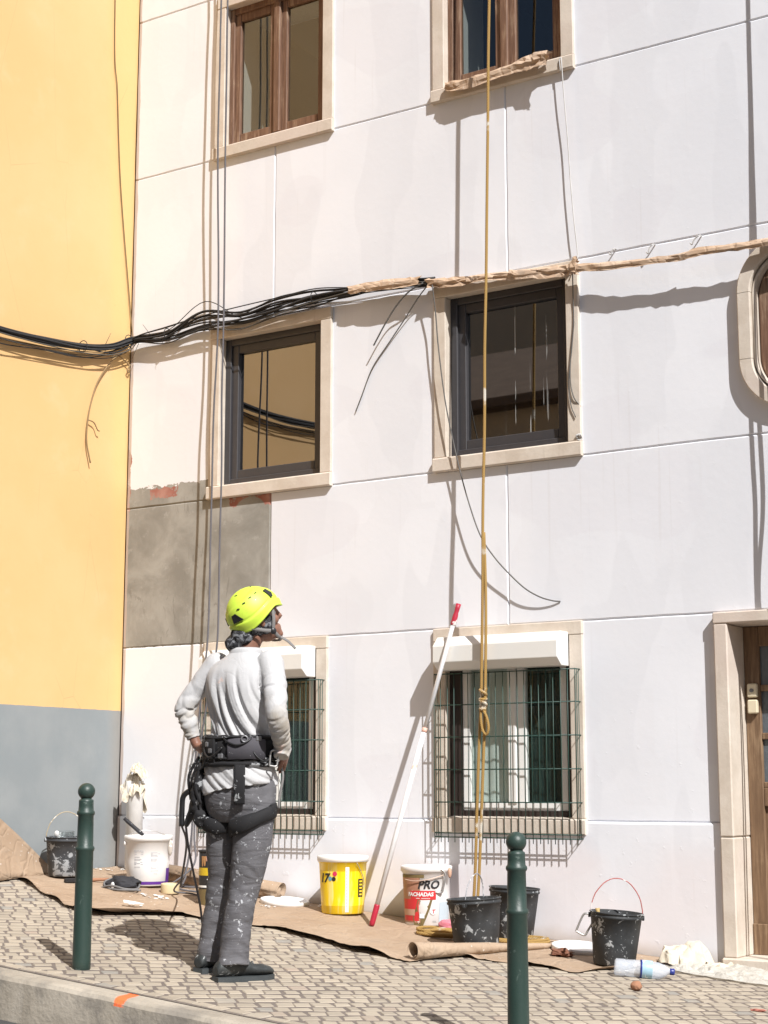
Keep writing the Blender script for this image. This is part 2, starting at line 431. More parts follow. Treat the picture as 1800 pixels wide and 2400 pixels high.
# road: one sheet out past everything
def sheet(name, x0, x1, y0, y1, nx, ny, fz, mat):
    mb = MB(); vs = [(x0 + (x1 - x0) * i / nx, y0 + (y1 - y0) * j / ny) for j in range(ny + 1) for i in range(nx + 1)]
    mb.add([(x, y, fz(x, y)) for x, y in vs], [(j * (nx + 1) + i, j * (nx + 1) + i + 1, (j + 1) * (nx + 1) + i + 1, (j + 1) * (nx + 1) + i) for j in range(ny) for i in range(nx)], True)
    return mb.build(name, mat, fix=False)
k = N('asphalt'); k.bsdf(k.mix(k.noise(60, 4), (.04, .04, .042), (.085, .083, .08)), .9, normal=k.bump(k.noise(150, 3), .6, .01)); M_asph = k.m
tag(sheet('road', -90, 90, -120, KY - .02, 8, 8, lambda x, y: -.80 - .085 * (max(-40, min(40, x)) + 5) + .025 * KY - .190, M_asph), kind='structure')
# pavement bed under the stones
pave = tag(sheet('pavement', -9, 4, KY + .121, .3, 90, 34, lambda x, y: gz(x, y) + .0028, M_mortar), kind='structure')

# kerb of long concrete stones
def kerb_material():
    k = N('worn_concrete_kerb'); n1 = k.noise(4, 6, .65); X, Y, Z = k.xyz()
    c = k.mix(k.ramp(n1, .3, .7), (.33, .29, .235), (.46, .41, .34))
    c = k.mix(k.math('MULTIPLY', k.ramp(k.noise(2.6, 5, .65), .5, .66), .75), c, (.205, .185, .16))
    c = k.mix(k.math('MULTIPLY', k.ramp(k.noise(2.3, 3, vec=k.obj((3, 1, .6))), .62, .72), .5), c, (.48, .44, .38))
    # a short dash of orange marking spray
    px_, py_ = k.math('ADD', X, 4.866), k.math('ADD', Y, 2.966)
    al = k.math('ABSOLUTE', k.math('ADD', k.math('MULTIPLY', px_, -.13), k.math('MULTIPLY', py_, .99)))
    ac = k.math('ABSOLUTE', k.math('ADD', k.math('MULTIPLY', px_, .99), k.math('MULTIPLY', py_, .13)))
    rn = k.math('MULTIPLY', k.noise(50, 3), .02)
    m = k.math('MULTIPLY', k.ramp(k.math('ADD', al, rn), .092, .082), k.ramp(k.math('ADD', ac, rn), .042, .032))
    m = k.math('MULTIPLY', m, k.math('GREATER_THAN', k.math('ADD', Z, k.math('MULTIPLY', X, .085)), -1.335))
    c = k.mix(k.math('MULTIPLY', m, .95), c, (.90, .16, .04))
    k.bsdf(c, .85, normal=k.bump(k.noise(45, 6), .5, .008)); return k.m
M_kerb = kerb_material()
kerb = tag(empty('kerb', (0, 0, 0)), kind='structure')
x = -10.50
while x < 4:
    x1 = x + 1.60; mb = MB(); n = 24; rs = []
    for i in range(n + 1):
        xx = x + .0012 + (x1 - x - .0024) * i / n; z = gz(xx, KY); j = nz(xx * 5, 1) * .006; q = nz(xx * 9, 7) * .006
        y0, y1 = KY + q, KY + .125
        rs.append([(xx, y1, z - .35), (xx, y1, z + .0032), (xx, y0 + .03, z + .001 + j), (xx, y0 + .012, z - .006 + j), (xx, y0, z - .022 + j), (xx, y0 - .006, z - .12), (xx, y0 - .01, z - .35)])
    mb.rings(rs, True, True, False); mb.build('kerb_stone', M_kerb, kerb); x = x1

# cobbles: small limestone sets laid on the diagonal
def cobble_material():
    k = N('pale_limestone_set'); oi = k.n('ShaderNodeObjectInfo'); at = k.n('ShaderNodeAttribute', attribute_name='tone')
    t = at.outputs['Fac']; n1 = k.noise(22, 5, .6)
    c = k.mix(t, (.325, .28, .222), (.435, .375, .295))
    c = k.mix(k.math('MULTIPLY', k.ramp(t, .955, .97), .8), c, (.24, .235, .22))
    c = k.mix(k.math('MULTIPLY', k.ramp(t, .03, .01), .5), c, (.42, .32, .26))
    c = k.mix(k.math('MULTIPLY', k.ramp(n1, .45, .7), .5), c, (.36, .31, .245))
    k.bsdf(c, .75, normal=k.bump(k.noise(60, 5), .4, .004)); return k.m
M_cob = cobble_material()
ang = math.radians(49.5); U = Vector((math.cos(ang), math.sin(ang))); V = Vector((math.sin(ang), -math.cos(ang)))
stones = []
PU, PV = .078, .090
for r in range(-130, 130):
    off = random.random() * PU; uu = -9.0 + off
    while uu < 9.0:
        wd = PU * random.uniform(.82, 1.22)
        c = Vector((-4.5, -1.6)) + U * (uu + wd / 2) + V * (r * PV)
        uu += wd
        if not (-7.9 < c.x < -.6 and KY + .19 < c.y < .12): continue
        if c.x > -2.2 and c.y > -1: continue
        stones.append((c.x, c.y, ang, wd, PV))
x = -8.0
while x < 1.0:      # header course along the kerb
    wd = random.uniform(.075, .11); stones.append((x + wd / 2, KY + .170, 0.0, wd, .078)); x += wd
def stone_verts(cx, cy, a, wd, dp):
    ca, sa = math.cos(a), math.sin(a); hw = wd / 2 - .0048 * random.uniform(.5, 1.6); hd = dp / 2 - .0135 * random.uniform(.6, 1.4)
    base = []; tilt = (random.uniform(-.02, .02), random.uniform(-.02, .02)); lift = random.uniform(-.0008, .0012)
    out = []
    cor = [(-hw, -hd), (hw, -hd), (hw, hd), (-hw, hd)]
    cor = [(p + random.uniform(-.0065, .0065), q + random.uniform(-.0055, .0055)) for p, q in cor]
    for ins, dz in ((1.0, -.016), (1.0, .0015), (.91, .0050)):
        for p, q in cor:
            p2, q2 = p * ins, q * ins
            xx, yy = cx + p2 * ca - q2 * sa, cy + p2 * sa + q2 * ca
            out.append((xx, yy, gz(xx, yy) + dz + lift + p * tilt[0] + q * tilt[1]))
    fs = [(8, 9, 10, 11)] + [(i + 4 * l, (i + 1) % 4 + 4 * l, (i + 1) % 4 + 4 * l + 4, i + 4 * l + 4) for l in (0, 1) for i in range(4)]
    return out, fs
def tone_mesh(name, vs, fs, tones):
    me = bpy.data.meshes.new(name); me.from_pydata(vs, [], fs); at = me.attributes.new('tone', 'FLOAT', 'FACE')
    at.data.foreach_set('value', tones); me.materials.append(M_cob); me.update(); return me
def toneval(x, y): return max(0, min(1, random.random()))
camp = Vector((0, -8.5, 0))
def in_view(c):
    d = Vector((c[0], c[1], gz(c[0], c[1]))) - camp; h = Vector((-.5408, .8411)); r = Vector((.8411, .5408))
    dep = d.x * h.x + d.y * h.y; fw = dep * .986 + d.z * .1663; dn = dep * .1663 - d.z * .986
    return abs((d.x * r.x + d.y * r.y) / fw) < .2349 and dn / fw < .31
# the kraft paper covers those nearest the wall; the ones that show largest are single objects
def paper_front(x):
    P = [(-7.62, -.95), (-7.2, -1.15), (-6.75, -1.40), (-6.42, -1.50), (-6.3, -1.30), (-6.15, -1.08), (-5.8, -1.02), (-5.528, -1.02), (-5.2, -1.12), (-4.844, -1.27), (-4.46, -1.28)]
    if x <= P[0][0]: return P[0][1]
    for a, b in zip(P, P[1:]):
        if x <= b[0]: return a[1] + (b[1] - a[1]) * (x - a[0]) / (b[0] - a[0])
    return P[-1][1]
vis = [s for s in stones if in_view(s) and not (s[0] < -4.45 and s[1] > paper_front(s[0]) + .06)]
vis.sort(key=lambda s: (Vector((s[0], s[1])) - Vector((0, -8.5))).length)
big = set(id(s) for s in vis[:300])
vs, fs, tn = [], [], []
for s in stones:
    v, f = stone_verts(*s); t = toneval(s[0], s[1])
    if id(s) in big:
        cx, cy = s[0], s[1]; cz = gz(cx, cy)
        o = link('cobble', tone_mesh('cobble', [(a - cx, b - cy, c - cz) for a, b, c in v], f, [t] * len(f)), None, pave, (cx, cy, cz))
    else:
        k0 = len(vs); vs += v; fs += [tuple(i + k0 for i in q) for q in f]; tn += [t] * len(f)
o = link('cobbles', tone_mesh('cobbles', vs, fs, tn), None, pave); o['kind'] = 'stuff'

# ------------------------------------------------------------------ the white building
ZE, ZD, ZC, ZB, ZA, ZT = -.186, .947, 1.917, 3.112, 4.33, 5.545
XL, XR, TOP = -7.61, 1.2, 9.0
COLS = [(-6.867, -5.862), (-5.085, -4.085)]
WIN = []      # (x0,x1,z0,z1,kind) outer stone frame
for c, (a, b) in enumerate(COLS):
    WIN.append((a, b, 4.315, 5.52, 'wood')); WIN.append((a, b, 1.912, 3.102, 'alu')); WIN.append((a - .015, b - .02, -.262, .948, 'pvc'))
DOOR = (-3.300, -2.10, -1.3, .943)
OV = (-2.697, 2.525, .40, .49)     # oval window centre x,z half width, half height
holes = [(a + .045, b - .045, z0 + .04, z1 - .035) for a, b, z0, z1, kd in WIN]
holes.append((DOOR[0] + .04, DOOR[1] - .04, DOOR[2], DOOR[3] - .03))
holes.append((OV[0] - OV[2] + .09, OV[0] + OV[2] - .09, OV[1] - OV[3] + .09, OV[1] + OV[3] - .09))
def inhole(x, z): return any(a < x < b and c < z < d for a, b, c, d in holes)
def panel(x0, x1, z0, z1, yf, c, yb, name, step=.11, edges='LRBT', parent=None, jit=.0016):
    def coords(a, b, hs):
        L = [a, b] + [h for h in hs if a < h < b]; n = max(1, int((b - a) / step))
        for i in range(1, n):
            t = a + (b - a) * i / n
            if min(abs(t - q) for q in L) > .02: L.append(t)
        return sorted(L)
    cl, cr, cb, ct = [c if e in edges else 0 for e in 'LRBT']
    xs = coords(x0 + cl, x1 - cr, [h[i] for h in holes for i in (0, 1)]); zs = coords(z0 + cb, z1 - ct, [h[i] for h in holes for i in (2, 3)])
    mb = MB(); J = lambda a, b: nz(a * 11 + 3.1, b * 11, 5) * jit * 2
    def fp(i, j):
        x, z = xs[i], zs[j]; dx = dz = 0
        if i in (0, len(xs) - 1): dx = J(x, z)
        if j in (0, len(zs) - 1): dz = J(z, x)
        return (x + dx, yf, z + dz)
    for i in range(len(xs) - 1):
        for j in range(len(zs) - 1):
            if inhole((xs[i] + xs[i + 1]) / 2, (zs[j] + zs[j + 1]) / 2): continue
            mb.add([fp(i, j), fp(i + 1, j), fp(i + 1, j + 1), fp(i, j + 1)], [(0, 1, 2, 3)])
    nx, nz_ = len(xs) - 1, len(zs) - 1
    for j, ze, e in ((0, z0, cb), (nz_, z1, ct)):
        for i in range(nx):
            if inhole((xs[i] + xs[i + 1]) / 2, zs[j]): continue
            a, b = fp(i, j), fp(i + 1, j)
            p, q = (xs[i] if i else x0, yf + c, ze), (xs[i + 1] if i + 1 < nx else x1, yf + c, ze)
            mb.add([a, b, q, p] if j else [b, a, p, q], [(0, 1, 2, 3)]); mb.add([p, q, (q[0], yb, ze), (p[0], yb, ze)] if j else [q, p, (p[0], yb, ze), (q[0], yb, ze)], [(0, 1, 2, 3)])
    for i, xe in ((0, x0), (nx, x1)):
        for j in range(nz_):
            if inhole(xs[i], (zs[j] + zs[j + 1]) / 2): continue
            a, b = fp(i, j), fp(i, j + 1)
            p, q = (xe, yf + c, zs[j] if j else z0), (xe, yf + c, zs[j + 1] if j + 1 < nz_ else z1)
            mb.add([b, a, p, q] if i else [a, b, q, p], [(0, 1, 2, 3)]); mb.add([q, p, (p[0], yb, p[2]), (q[0], yb, q[2])] if i else [p, q, (q[0], yb, q[2]), (p[0], yb, p[2])], [(0, 1, 2, 3)])
    o = mb.build(name, M_wall, parent, fix=False)
    if x0 < -7.5 and z0 < 2.5 and z1 > .5 and name == 'panel':
        o.data.materials.append(M_wallc)
        for p in o.data.polygons:
            if p.center.x < -5.86 and .9 < p.center.z < 2.5: p.material_index = 1
    return o
house = tag(empty('white_building', (-5, 0, gz(-5, 0))), 'white rendered house front with scored joints, six stone-framed windows and a brown door', 'building')
HI = Matrix.Translation((5, 0, -gz(-5, 0)))
def under(o, p):
    """parent keeping world placement for parts modelled in world coordinates"""
    o.parent = p; o.matrix_parent_inverse = Matrix.Translation(-p.matrix_world.translation) if p.matrix_world.translation.length else o.matrix_parent_inverse; return o
bpy.context.view_layer.update()
CH = .009
rows = [(ZE, ZD, []), (ZD, ZC, [-6.352, -4.588]), (ZC, ZB, []), (ZB, ZA, [-6.345, -4.566]), (ZA, ZT, []), (ZT, TOP, [])]
under(panel(XL, XR, -2.4, TOP, .011, 0, .05, 'wall', step=5), house)
for z0, z1, js in rows:
    xs = [XL + .001] + js + [XR]
    for a, b in zip(xs, xs[1:]):
        under(panel(a, b, z0, z1, 0.0, CH, .010, 'panel'), house)
under(panel(XL + .001, XR, -2.4, ZE - .001, -.016, .012, .010, 'plinth'), house)
# body of the house behind its front
mb = MB(); mb.box((XL + .002, 3.2, -2.4), (XR, 9, TOP)); under(mb.build('back_rooms', M_wall), house)
mb = MB(); mb.box((XL + .002, .4, TOP), (XR + .05, 9, TOP + .02)); mb.box((XR - .02, .06, -2.4), (XR + .02, 3.2, TOP)); mb.box((XL, .06, -2.4), (XL + .03, 3.2, TOP)); under(mb.build('flank', M_wall), house)
mb = MB()
for i in range(60):
    a = XL + (XR - XL) * i / 60; mb.tube([(a + .07, -.25, TOP + .06), (a + .07, 4, TOP + 1.6)], .075, 8)
mb.box((XL, -.28, TOP), (XR, 4, TOP + .03)); under(mb.build('roof', M_tile), house)

M_wood2 = mat_plain('dark_brown_frame', (.030, .020, .017), .6, 0, .3, 12, .2, 40)
def M_lace():
    if 'lace' not in MATS:
        kk = N('dark_lace'); q = kk.voro(70); MATS['lace'] = kk.m
        kk.bsdf(kk.mix(kk.math('MULTIPLY', kk.ramp(q, .4, .2), kk.ramp(kk.noise(12, 3), .42, .6)), (.010, .030, .026), (.050, .085, .075)), .9)
    return MATS['lace']
def frame_bars(mb, x0, x1, z0, z1, y0, y1, w, ch=.004, wb=None, wt=None):
    wb = w if wb is None else wb; wt = w if wt is None else wt
    mb.box((x0, y0, z0), (x0 + w, y1, z1), ch); mb.box((x1 - w, y0, z0), (x1, y1, z1), ch)
    mb.box((x0 + w, y0 + .0015, z0), (x1 - w, y1 - .0015, z0 + wb), ch); mb.box((x0 + w, y0 + .0015, z1 - wt), (x1 - w, y1 - .0015, z1), ch)
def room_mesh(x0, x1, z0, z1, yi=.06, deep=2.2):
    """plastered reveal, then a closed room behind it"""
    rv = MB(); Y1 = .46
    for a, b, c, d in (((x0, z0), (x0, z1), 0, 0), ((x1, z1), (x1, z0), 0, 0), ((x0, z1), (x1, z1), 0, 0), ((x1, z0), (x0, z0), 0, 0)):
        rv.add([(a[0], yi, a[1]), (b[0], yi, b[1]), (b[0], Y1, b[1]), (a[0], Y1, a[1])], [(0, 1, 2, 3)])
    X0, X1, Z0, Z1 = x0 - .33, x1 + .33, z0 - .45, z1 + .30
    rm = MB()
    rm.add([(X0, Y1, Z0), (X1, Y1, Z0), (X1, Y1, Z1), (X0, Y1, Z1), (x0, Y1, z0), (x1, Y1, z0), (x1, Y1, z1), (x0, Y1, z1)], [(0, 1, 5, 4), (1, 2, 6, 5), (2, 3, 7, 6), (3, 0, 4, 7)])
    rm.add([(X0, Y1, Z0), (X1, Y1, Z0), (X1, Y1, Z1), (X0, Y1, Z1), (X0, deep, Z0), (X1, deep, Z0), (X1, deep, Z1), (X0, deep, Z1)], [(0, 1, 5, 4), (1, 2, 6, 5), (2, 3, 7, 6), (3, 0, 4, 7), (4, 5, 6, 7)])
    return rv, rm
WINLAB = {('wood', 0): 'brown wooden casement window on the left, at the top of the photo', ('wood', 1): 'brown wooden casement window with paper on its sill',
          ('alu', 0): 'charcoal framed window mirroring the yellow wall', ('alu', 1): 'charcoal framed window with white drips on the glass',
          ('pvc', 0): 'ground floor window with grille, half hidden by the man', ('pvc', 1): 'ground floor window with green grille beside the door'}
for (xo0, xo1, z0, z1, kd) in WIN:
    ci = 0 if xo0 < -6 else 1
    wn = empty('window', ((xo0 + xo1) / 2, 0, z0)); under(wn, house); wn['label'] = WINLAB[(kd, ci)]
    bpy.context.view_layer.update()
    P = lambda mb, name, mat, fix=True: under(mb.build(name, mat, fix=fix), wn)
    jw = .085; lw = .080; sw = .090
    jit = lambda: random.uniform(-.001, .001)
    mb = MB(); mb.box((xo0, -.020, z0 + sw), (xo0 + jw, .065, z1 - lw - .001), .004); P(mb, 'jamb', M_stone)
    mb = MB(); mb.box((xo1 - jw, -.020, z0 + sw), (xo1, .065, z1 - lw - .001), .004); P(mb, 'jamb', M_stone)
    mb = MB(); mb.box((xo0 - .001, -.022, z1 - lw), (xo1 + .001, .066, z1), .005); P(mb, 'lintel', M_stone)
    mb = MB(); mb.prism([(-.036, z0 + .006), (-.030, z0), (.07, z0), (.07, z0 + sw + .012), (-.028, z0 + sw - .003), (-.036, z0 + sw - .012)], 0, xo0 - .003, xo1 + .003); P(mb, 'sill', M_stone)
    x0, x1, zb, zt = xo0 + jw, xo1 - jw, z0 + sw + .006, z1 - lw
    rv, rm = room_mesh(x0 - .002 + (.030 if kd == 'wood' else 0), x1 + .002, zb - .003, zt + .002, .105 if kd == 'wood' else .06)
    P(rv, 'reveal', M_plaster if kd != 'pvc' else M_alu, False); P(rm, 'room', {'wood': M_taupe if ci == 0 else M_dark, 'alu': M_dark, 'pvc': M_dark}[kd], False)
    if kd == 'alu':
        mb = MB(); frame_bars(mb, x0, x1, zb, zt, .045, .105, .048, wb=.042, wt=.045); P(mb, 'frame', M_alu)
        a0, a1, b0, b1 = x0 + .044, x1 - .044, zb + .040, zt - .042
        mb = MB(); frame_bars(mb, a0, a1, b0, b1, .062, .118, .056, wb=.062, wt=.058); P(mb, 'sash', M_alu)
        mb = MB(); mb.box((x0 + .002, .046, zb + .0), (x1 - .002, .066, zb + .026), .004); mb.box((x0 + .1, .040, zb + .008), (x0 + .14, .047, zb + .016)); mb.box((x1 - .14, .040, zb + .008), (x1 - .10, .047, zb + .016)); P(mb, 'track', M_alu)
        mb = MB(); mb.box((a0 + .05, .094, b0 + .05), (a1 - .05, .098, b1 - .05)); P(mb, 'pane', M_glass_alu if ci == 0 else M_glass_alu2)
    if kd == 'wood':
        mb = MB(); frame_bars(mb, x0, x1, zb, zt, .035, .10, .040, wb=.028, wt=.045); P(mb, 'frame', M_wood)
        mx = (x0 + x1) / 2 - .008
        mb = MB(); mb.box((mx - .022, .028, zb + .026), (mx + .032, .102, zt - .043), .006); P(mb, 'mullion', M_wood)
        for a0, a1 in ((x0 + .038, mx - .020), (mx + .030, x1 - .038)):
            mb = MB(); frame_bars(mb, a0, a1, zb + .024, zt - .041, .052, .094, .048, wb=.066, wt=.06); P(mb, 'casement', M_wood)
            mb = MB(); mb.box((a0 + .04, .072, zb + .08), (a1 - .04, .075, zt - .09)); P(mb, 'pane', M_glass_wood)
        if ci == 1:
            mb = MB(); mb.box((x1 - .12, .30, zb + .1), (x1 + .1, .34, zt)); P(mb, 'inner_shutter', M_dark)
    if kd == 'pvc':
        pz0, pz1 = zb + .032, .70
        mb = MB(); mb.box((x0, .030, zb), (x0 + .082, .10, pz1 + .1), .003); mb.box((xo0 + .864, .030, zb), (x1, .10, pz1 + .1), .003); mb.box((x0 + .082, .0315, zb), (xo0 + .864, .0985, pz0 + .001), .003); P(mb, 'outer_frame', M_wood2)
        fx0, fx1, mx = xo0 + .166, xo0 + .866, xo0 + .5305
        mb = MB(); frame_bars(mb, fx0, fx1, pz0, pz1 + .1, .042, .088, .047, wb=.048); mb.box((mx - .056, .036, pz0 + .04), (mx + .0, .086, pz1), .005); mb.box((mx + .003, .045, pz0 + .04), (mx + .056, .090, pz1), .005); P(mb, 'frame', M_pvc)
        for a0, a1 in ((fx0 + .045, mx - .054), (mx + .054, fx1 - .045)):
            mb = MB(); mb.box((a0, .064, pz0 + .045), (a1, .067, pz1)); P(mb, 'pane', M_glass_pvc)
        mb = MB(); n = 28
        ring = [[(fx0 + .02 + (mx - fx0 - .03) * i / n, .098 + .004 * math.sin(i * .8), z) for i in range(n + 1)] for z in (pz0 + .02, pz1 + .05)]
        mb.rings(ring, False, False); P(mb, 'curtain', M_curt if ci else M_lace(), False)
        mb = MB(); ring = [[(mx + .02 + (fx1 - mx - .02) * i / n, .100 + .004 * math.sin(i * .7), z) for i in range(n + 1)] for z in (pz0 + .02, pz1 + .05)]
        mb.rings(ring, False, False)
        P(mb, 'curtain', M_lace(), False)
        # roller shutter box in front of the lintel
        bx0, bx1 = xo0 + .086, xo1 - .085
        prof = [(-.021, .688), (-.115, .688), (-.170, .732), (-.170, .828), (-.115, .885), (-.021, .885)]
        mb = MB(); mb.prism(prof, 0, bx0, bx1); o = P(mb, 'shutter_box', M_box)
        bv = o.modifiers.new('b', 'BEVEL'); bv.width = .004; bv.segments = 2
        # welded-wire grille, a shallow basket
        mb = MB(); gx0, gx1 = xo0 + .044, xo1 - .018; gy = -.085; nb = 20; zt_, zb_ = .672, -.285
        for i in range(nb + 1):
            xx = gx0 + (gx1 - gx0) * i / nb + random.uniform(-.002, .002)
            mb.tube([(xx, gy, zt_), (xx + random.uniform(-.002, .002), gy, (zt_ + zb_) / 2), (xx, gy, zb_ - .03)], .0029, 6)
        for zz in (.668, .483, .294, .105, -.084, -.262, -.285):
            mb.tube([(gx0, -.016, zz), (gx0, gy + .003, zz), (gx1, gy + .003, zz), (gx1, -.016, zz)], .0036, 6)
        for xx in (gx0, gx1):
            for yy in (-.062, -.04): mb.tube([(xx, yy, zt_), (xx, yy, zb_)], .0026, 6)
        P(mb, 'grille', M_green)

# door in its stone surround
dr = empty('door', (-2.7, 0, gz(-2.7, 0))); under(dr, house); dr['label'] = 'brown panelled wooden door in a stone surround at the right edge'
bpy.context.view_layer.update()
PD = lambda mb, name, mat, fix=True: under(mb.build(name, mat, fix=fix), dr)
dx0, dx1, _, dzt = DOOR; step_z = -.885
for sx, a in ((1, dx0), (-1, dx1)):
    mb = MB(); b = a + sx * .078
    for zz0, zz1 in ((step_z, -.262), (-.259, dzt - .0625)):
        mb.box((min(a, b), -.052, zz0), (max(a, b), .22, zz1), .007)
    PD(mb, 'jamb', M_stone)
mb = MB(); mb.box((dx0 - .002, -.054, dzt - .062), (dx1 + .002, .22, dzt), .006); PD(mb, 'lintel', M_stone)
mb = MB(); mb.box((dx0 - .004, -.075, -1.35), (dx1 + .004, .3, step_z + .001), .008); PD(mb, 'doorstep', M_stone)
lx0, lx1, lzb, lzt = dx0 + .079, dx1 - .079, step_z + .004, dzt - .064
mb = MB(); mb.box((lx0, .19, lzb), (lx0 + .085, .245, lzt), .004); mb.box((lx1 - .085, .19, lzb), (lx1, .245, lzt), .004)
mb.box((lx0 + .085, .1915, lzt - .11), (lx1 - .085, .2435, lzt), .004)
for zz in (.522, .26, .0): mb.box((lx0 + .085, .1925, zz), (lx1 - .085, .2425, zz + (.035 if zz else .03)), .004)
mb.box((lx0 + .085, .1915, -.10), (lx1 - .085, .2435, -.0), .004); mb.box((lx0 + .085, .1915, lzb), (lx1 - .085, .2435, lzb + .14), .004)
PD(mb, 'leaf', M_door)
mb = MB(); mb.box((lx0 + .08, .215, lzb + .1), (lx1 - .08, .228, -.08)); mb.box((lx0 + .13, .206, lzb + .19), (lx1 - .13, .216, -.15), .006); PD(mb, 'lower_panel', M_door)
M_gdoor = mat_plain('obscured_glass', (.11, .125, .14), .2, 0, .3, 30, .5, 60)
for za, zb in ((.557, lzt - .11), (.295, .522), (.03, .26)):
    mb = MB(); mb.box((lx0 + .08, .214, za - .004), (lx1 - .08, .222, zb + .004)); PD(mb, 'pane', M_gdoor)
mb = MB(); mb.box((lx0, .177, lzb - .003), (lx0 + .15, .189, lzb + .16), .004); PD(mb, 'kick_plate', M_door)
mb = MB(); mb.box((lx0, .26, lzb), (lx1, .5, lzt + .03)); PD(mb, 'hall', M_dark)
M_cream = mat_plain('cream_plastic', (.66, .58, .42), .45, 0, .05, 10, 0)
for zz, nm in ((.488, 'bell'), (.400, 'bell_push')):
    o = MB().box((lx0 + .022, .158, zz), (lx0 + .078, .189, zz + .075), .006).build('doorbell', M_cream); under(o, dr)
mb = MB(); mb.tube([(lx0 + .05, .159, .525), (lx0 + .05, .150, .525)], .011, 14); PD(mb, 'bell_button', M_greycable)

# round-cornered window at the right edge
ov = empty('window', (OV[0], 0, OV[1] - OV[3])); under(ov, house); ov['label'] = 'round-cornered stone window cut off by the right edge'
bpy.context.view_layer.update()
def rrect(hw, hh, r, n=14):
    pts = []
    for cx, cz, a0 in ((hw - r, hh - r, 0), (-hw + r, hh - r, 90), (-hw + r, -hh + r, 180), (hw - r, -hh + r, 270)):
        for i in range(n + 1):
            a = math.radians(a0 + 90 * i / n); pts.append((OV[0] + cx + r * math.cos(a), OV[1] + cz + r * math.sin(a)))
    return pts
def rframe(h0, h1, r0, y0, y1, ch, name, mat, h2=None):
    mb = MB(); rr = []
    for d, y in ((0, y1), (0, y0 + ch), (ch, y0), (h1 - ch, y0), (h1, y0 + ch), (h1, y1)):
        rr.append([(p[0], y, p[1]) for p in rrect(OV[2] - h0 - d, OV[3] - h0 - d, max(.03, r0 - d))])
    mb.rings(list(map(list, zip(*rr))) + [[q[0] for q in rr]], False, False, False) if False else mb.rings(rr, True, False, False)
    under(mb.build(name, mat), ov)
# surround in separate voussoirs: thin joints cut at the straight runs
def rseg(i0, i1, h0, h1, r0, y0, y1, ch, mat):
    mb = MB(); rr = []
    for d, y in ((0, y1), (0, y0 + ch), (ch, y0), (h1 - ch, y0), (h1, y0 + ch), (h1, y1)):
        rr.append([(p[0], y, p[1]) for p in rrect(OV[2] - h0 - d, OV[3] - h0 - d, max(.03, r0 - d))])
    n = len(rr[0]); idx = [i % n for i in range(i0, i1 + 1)]
    secs = [[Vector(r[i]) for r in rr] for i in idx]
    for s_, e_ in ((0, 1), (-1, -2)):
        d = [(b - a) for a, b in zip(secs[s_], secs[e_])]; secs[s_] = [a + q.normalized() * .0015 for a, q in zip(secs[s_], d)]
    mb.rings(secs, True, True, False); under(mb.build('surround_stone', mat), ov)
n15 = 15
for a, b in ((0, 14), (14, 15), (15, 29), (29, 30), (30, 44), (44, 45), (45, 59), (59, 60)): rseg(a, b, 0, .077, .30, -.055, .07, .006, M_stone)
rframe(.078, .018, .24, -.03, .08, .005, 'inner_moulding', M_stone)
rframe(.097, .075, .22, .02, .12, .012, 'frame', M_wood)
rframe(.172, .03, .17, .05, .11, .006, 'sash', M_wood)
mb = MB(); mb.box((OV[0] - OV[2] + .17, .085, OV[1] - OV[3] + .17), (OV[0] + OV[2] - .17, .089, OV[1] + OV[3] - .17)); under(mb.build('pane', M_glass_wood), ov)
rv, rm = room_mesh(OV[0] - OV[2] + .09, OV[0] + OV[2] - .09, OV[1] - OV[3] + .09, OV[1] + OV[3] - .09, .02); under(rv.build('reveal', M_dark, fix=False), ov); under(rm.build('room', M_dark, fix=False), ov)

# ------------------------------------------------------------------ the yellow building, standing forward on the left
yb = tag(empty('yellow_building', (-9, -1.5, gz(-7.6, -1.5))), 'yellow ochre house wall with a grey painted base, at the left', 'building')
bpy.context.view_layer.update()
mb = MB(); Yf = -3.55
ys = [Yf + (0.0 - Yf) * i / 40 for i in range(41)]; zs = [-2.6 + 13.6 * j / 120 for j in range(121)]
mb.add([(XL + nz(y * 1.2, z * 1.2) * .004, y, z) for z in zs for y in ys], [(j * 41 + i, j * 41 + i + 1, (j + 1) * 41 + i + 1, (j + 1) * 41 + i) for j in range(120) for i in range(40)], True)
under(mb.build('wall', M_yellow, fix=False), yb)
mb = MB(); mb.box((-16, Yf, -2.6), (XL - .02, 6, 11)); under(mb.build('core', M_yellow), yb)
mb = MB(); mb.box((-16, Yf - .3, 11.0), (XL + .12, 6, 11.15)); under(mb.build('roof', M_tile), yb)

# ------------------------------------------------------------------ house across the street (it shows in the panes)
oh = tag(empty('opposite_house', (-8, -15, -1.6)), 'tan house across the street, seen only as a reflection in the dark panes', 'building')
bpy.context.view_layer.update()
M_tan = mat_plain('tan_render', (.72, .58, .41), .85, 0, .15, 1, .1, 10)
PO = lambda mb, name, mat: under(mb.build(name, mat), oh)
mb = MB(); mb.box((-26, -22, -4), (6, -14.6, 6.2)); PO(mb, 'wall', M_tan)
mb = MB(); mb.box((-28, -31, -4), (2, -24, 13.5)); PO(mb, 'rear_wing', M_tan)
mb = MB(); mb.prism([(-14.2, 6.15), (-14.2, 6.3), (-18.3, 8.3), (-22.4, 6.3), (-22.4, 6.15)], 0, -26.4, 6.4); PO(mb, 'roof', mat_plain('old_dark_tile', (.20, .14, .10), .9, 0, .3, 3, .3, 10))
for i in range(9):
    for zz in (.2, 3.2):
        mb = MB(); xx = -24 + i * 3.3; frame_bars(mb, xx - .6, xx + .6, zz, zz + 1.7, -14.62, -14.52, .12); o = PO(mb, 'window', M_stone)
        q = MB().box((xx - .5, -14.61, zz + .1), (xx + .5, -14.57, zz + 1.6)).build('pane', M_gdoor); q.parent = o

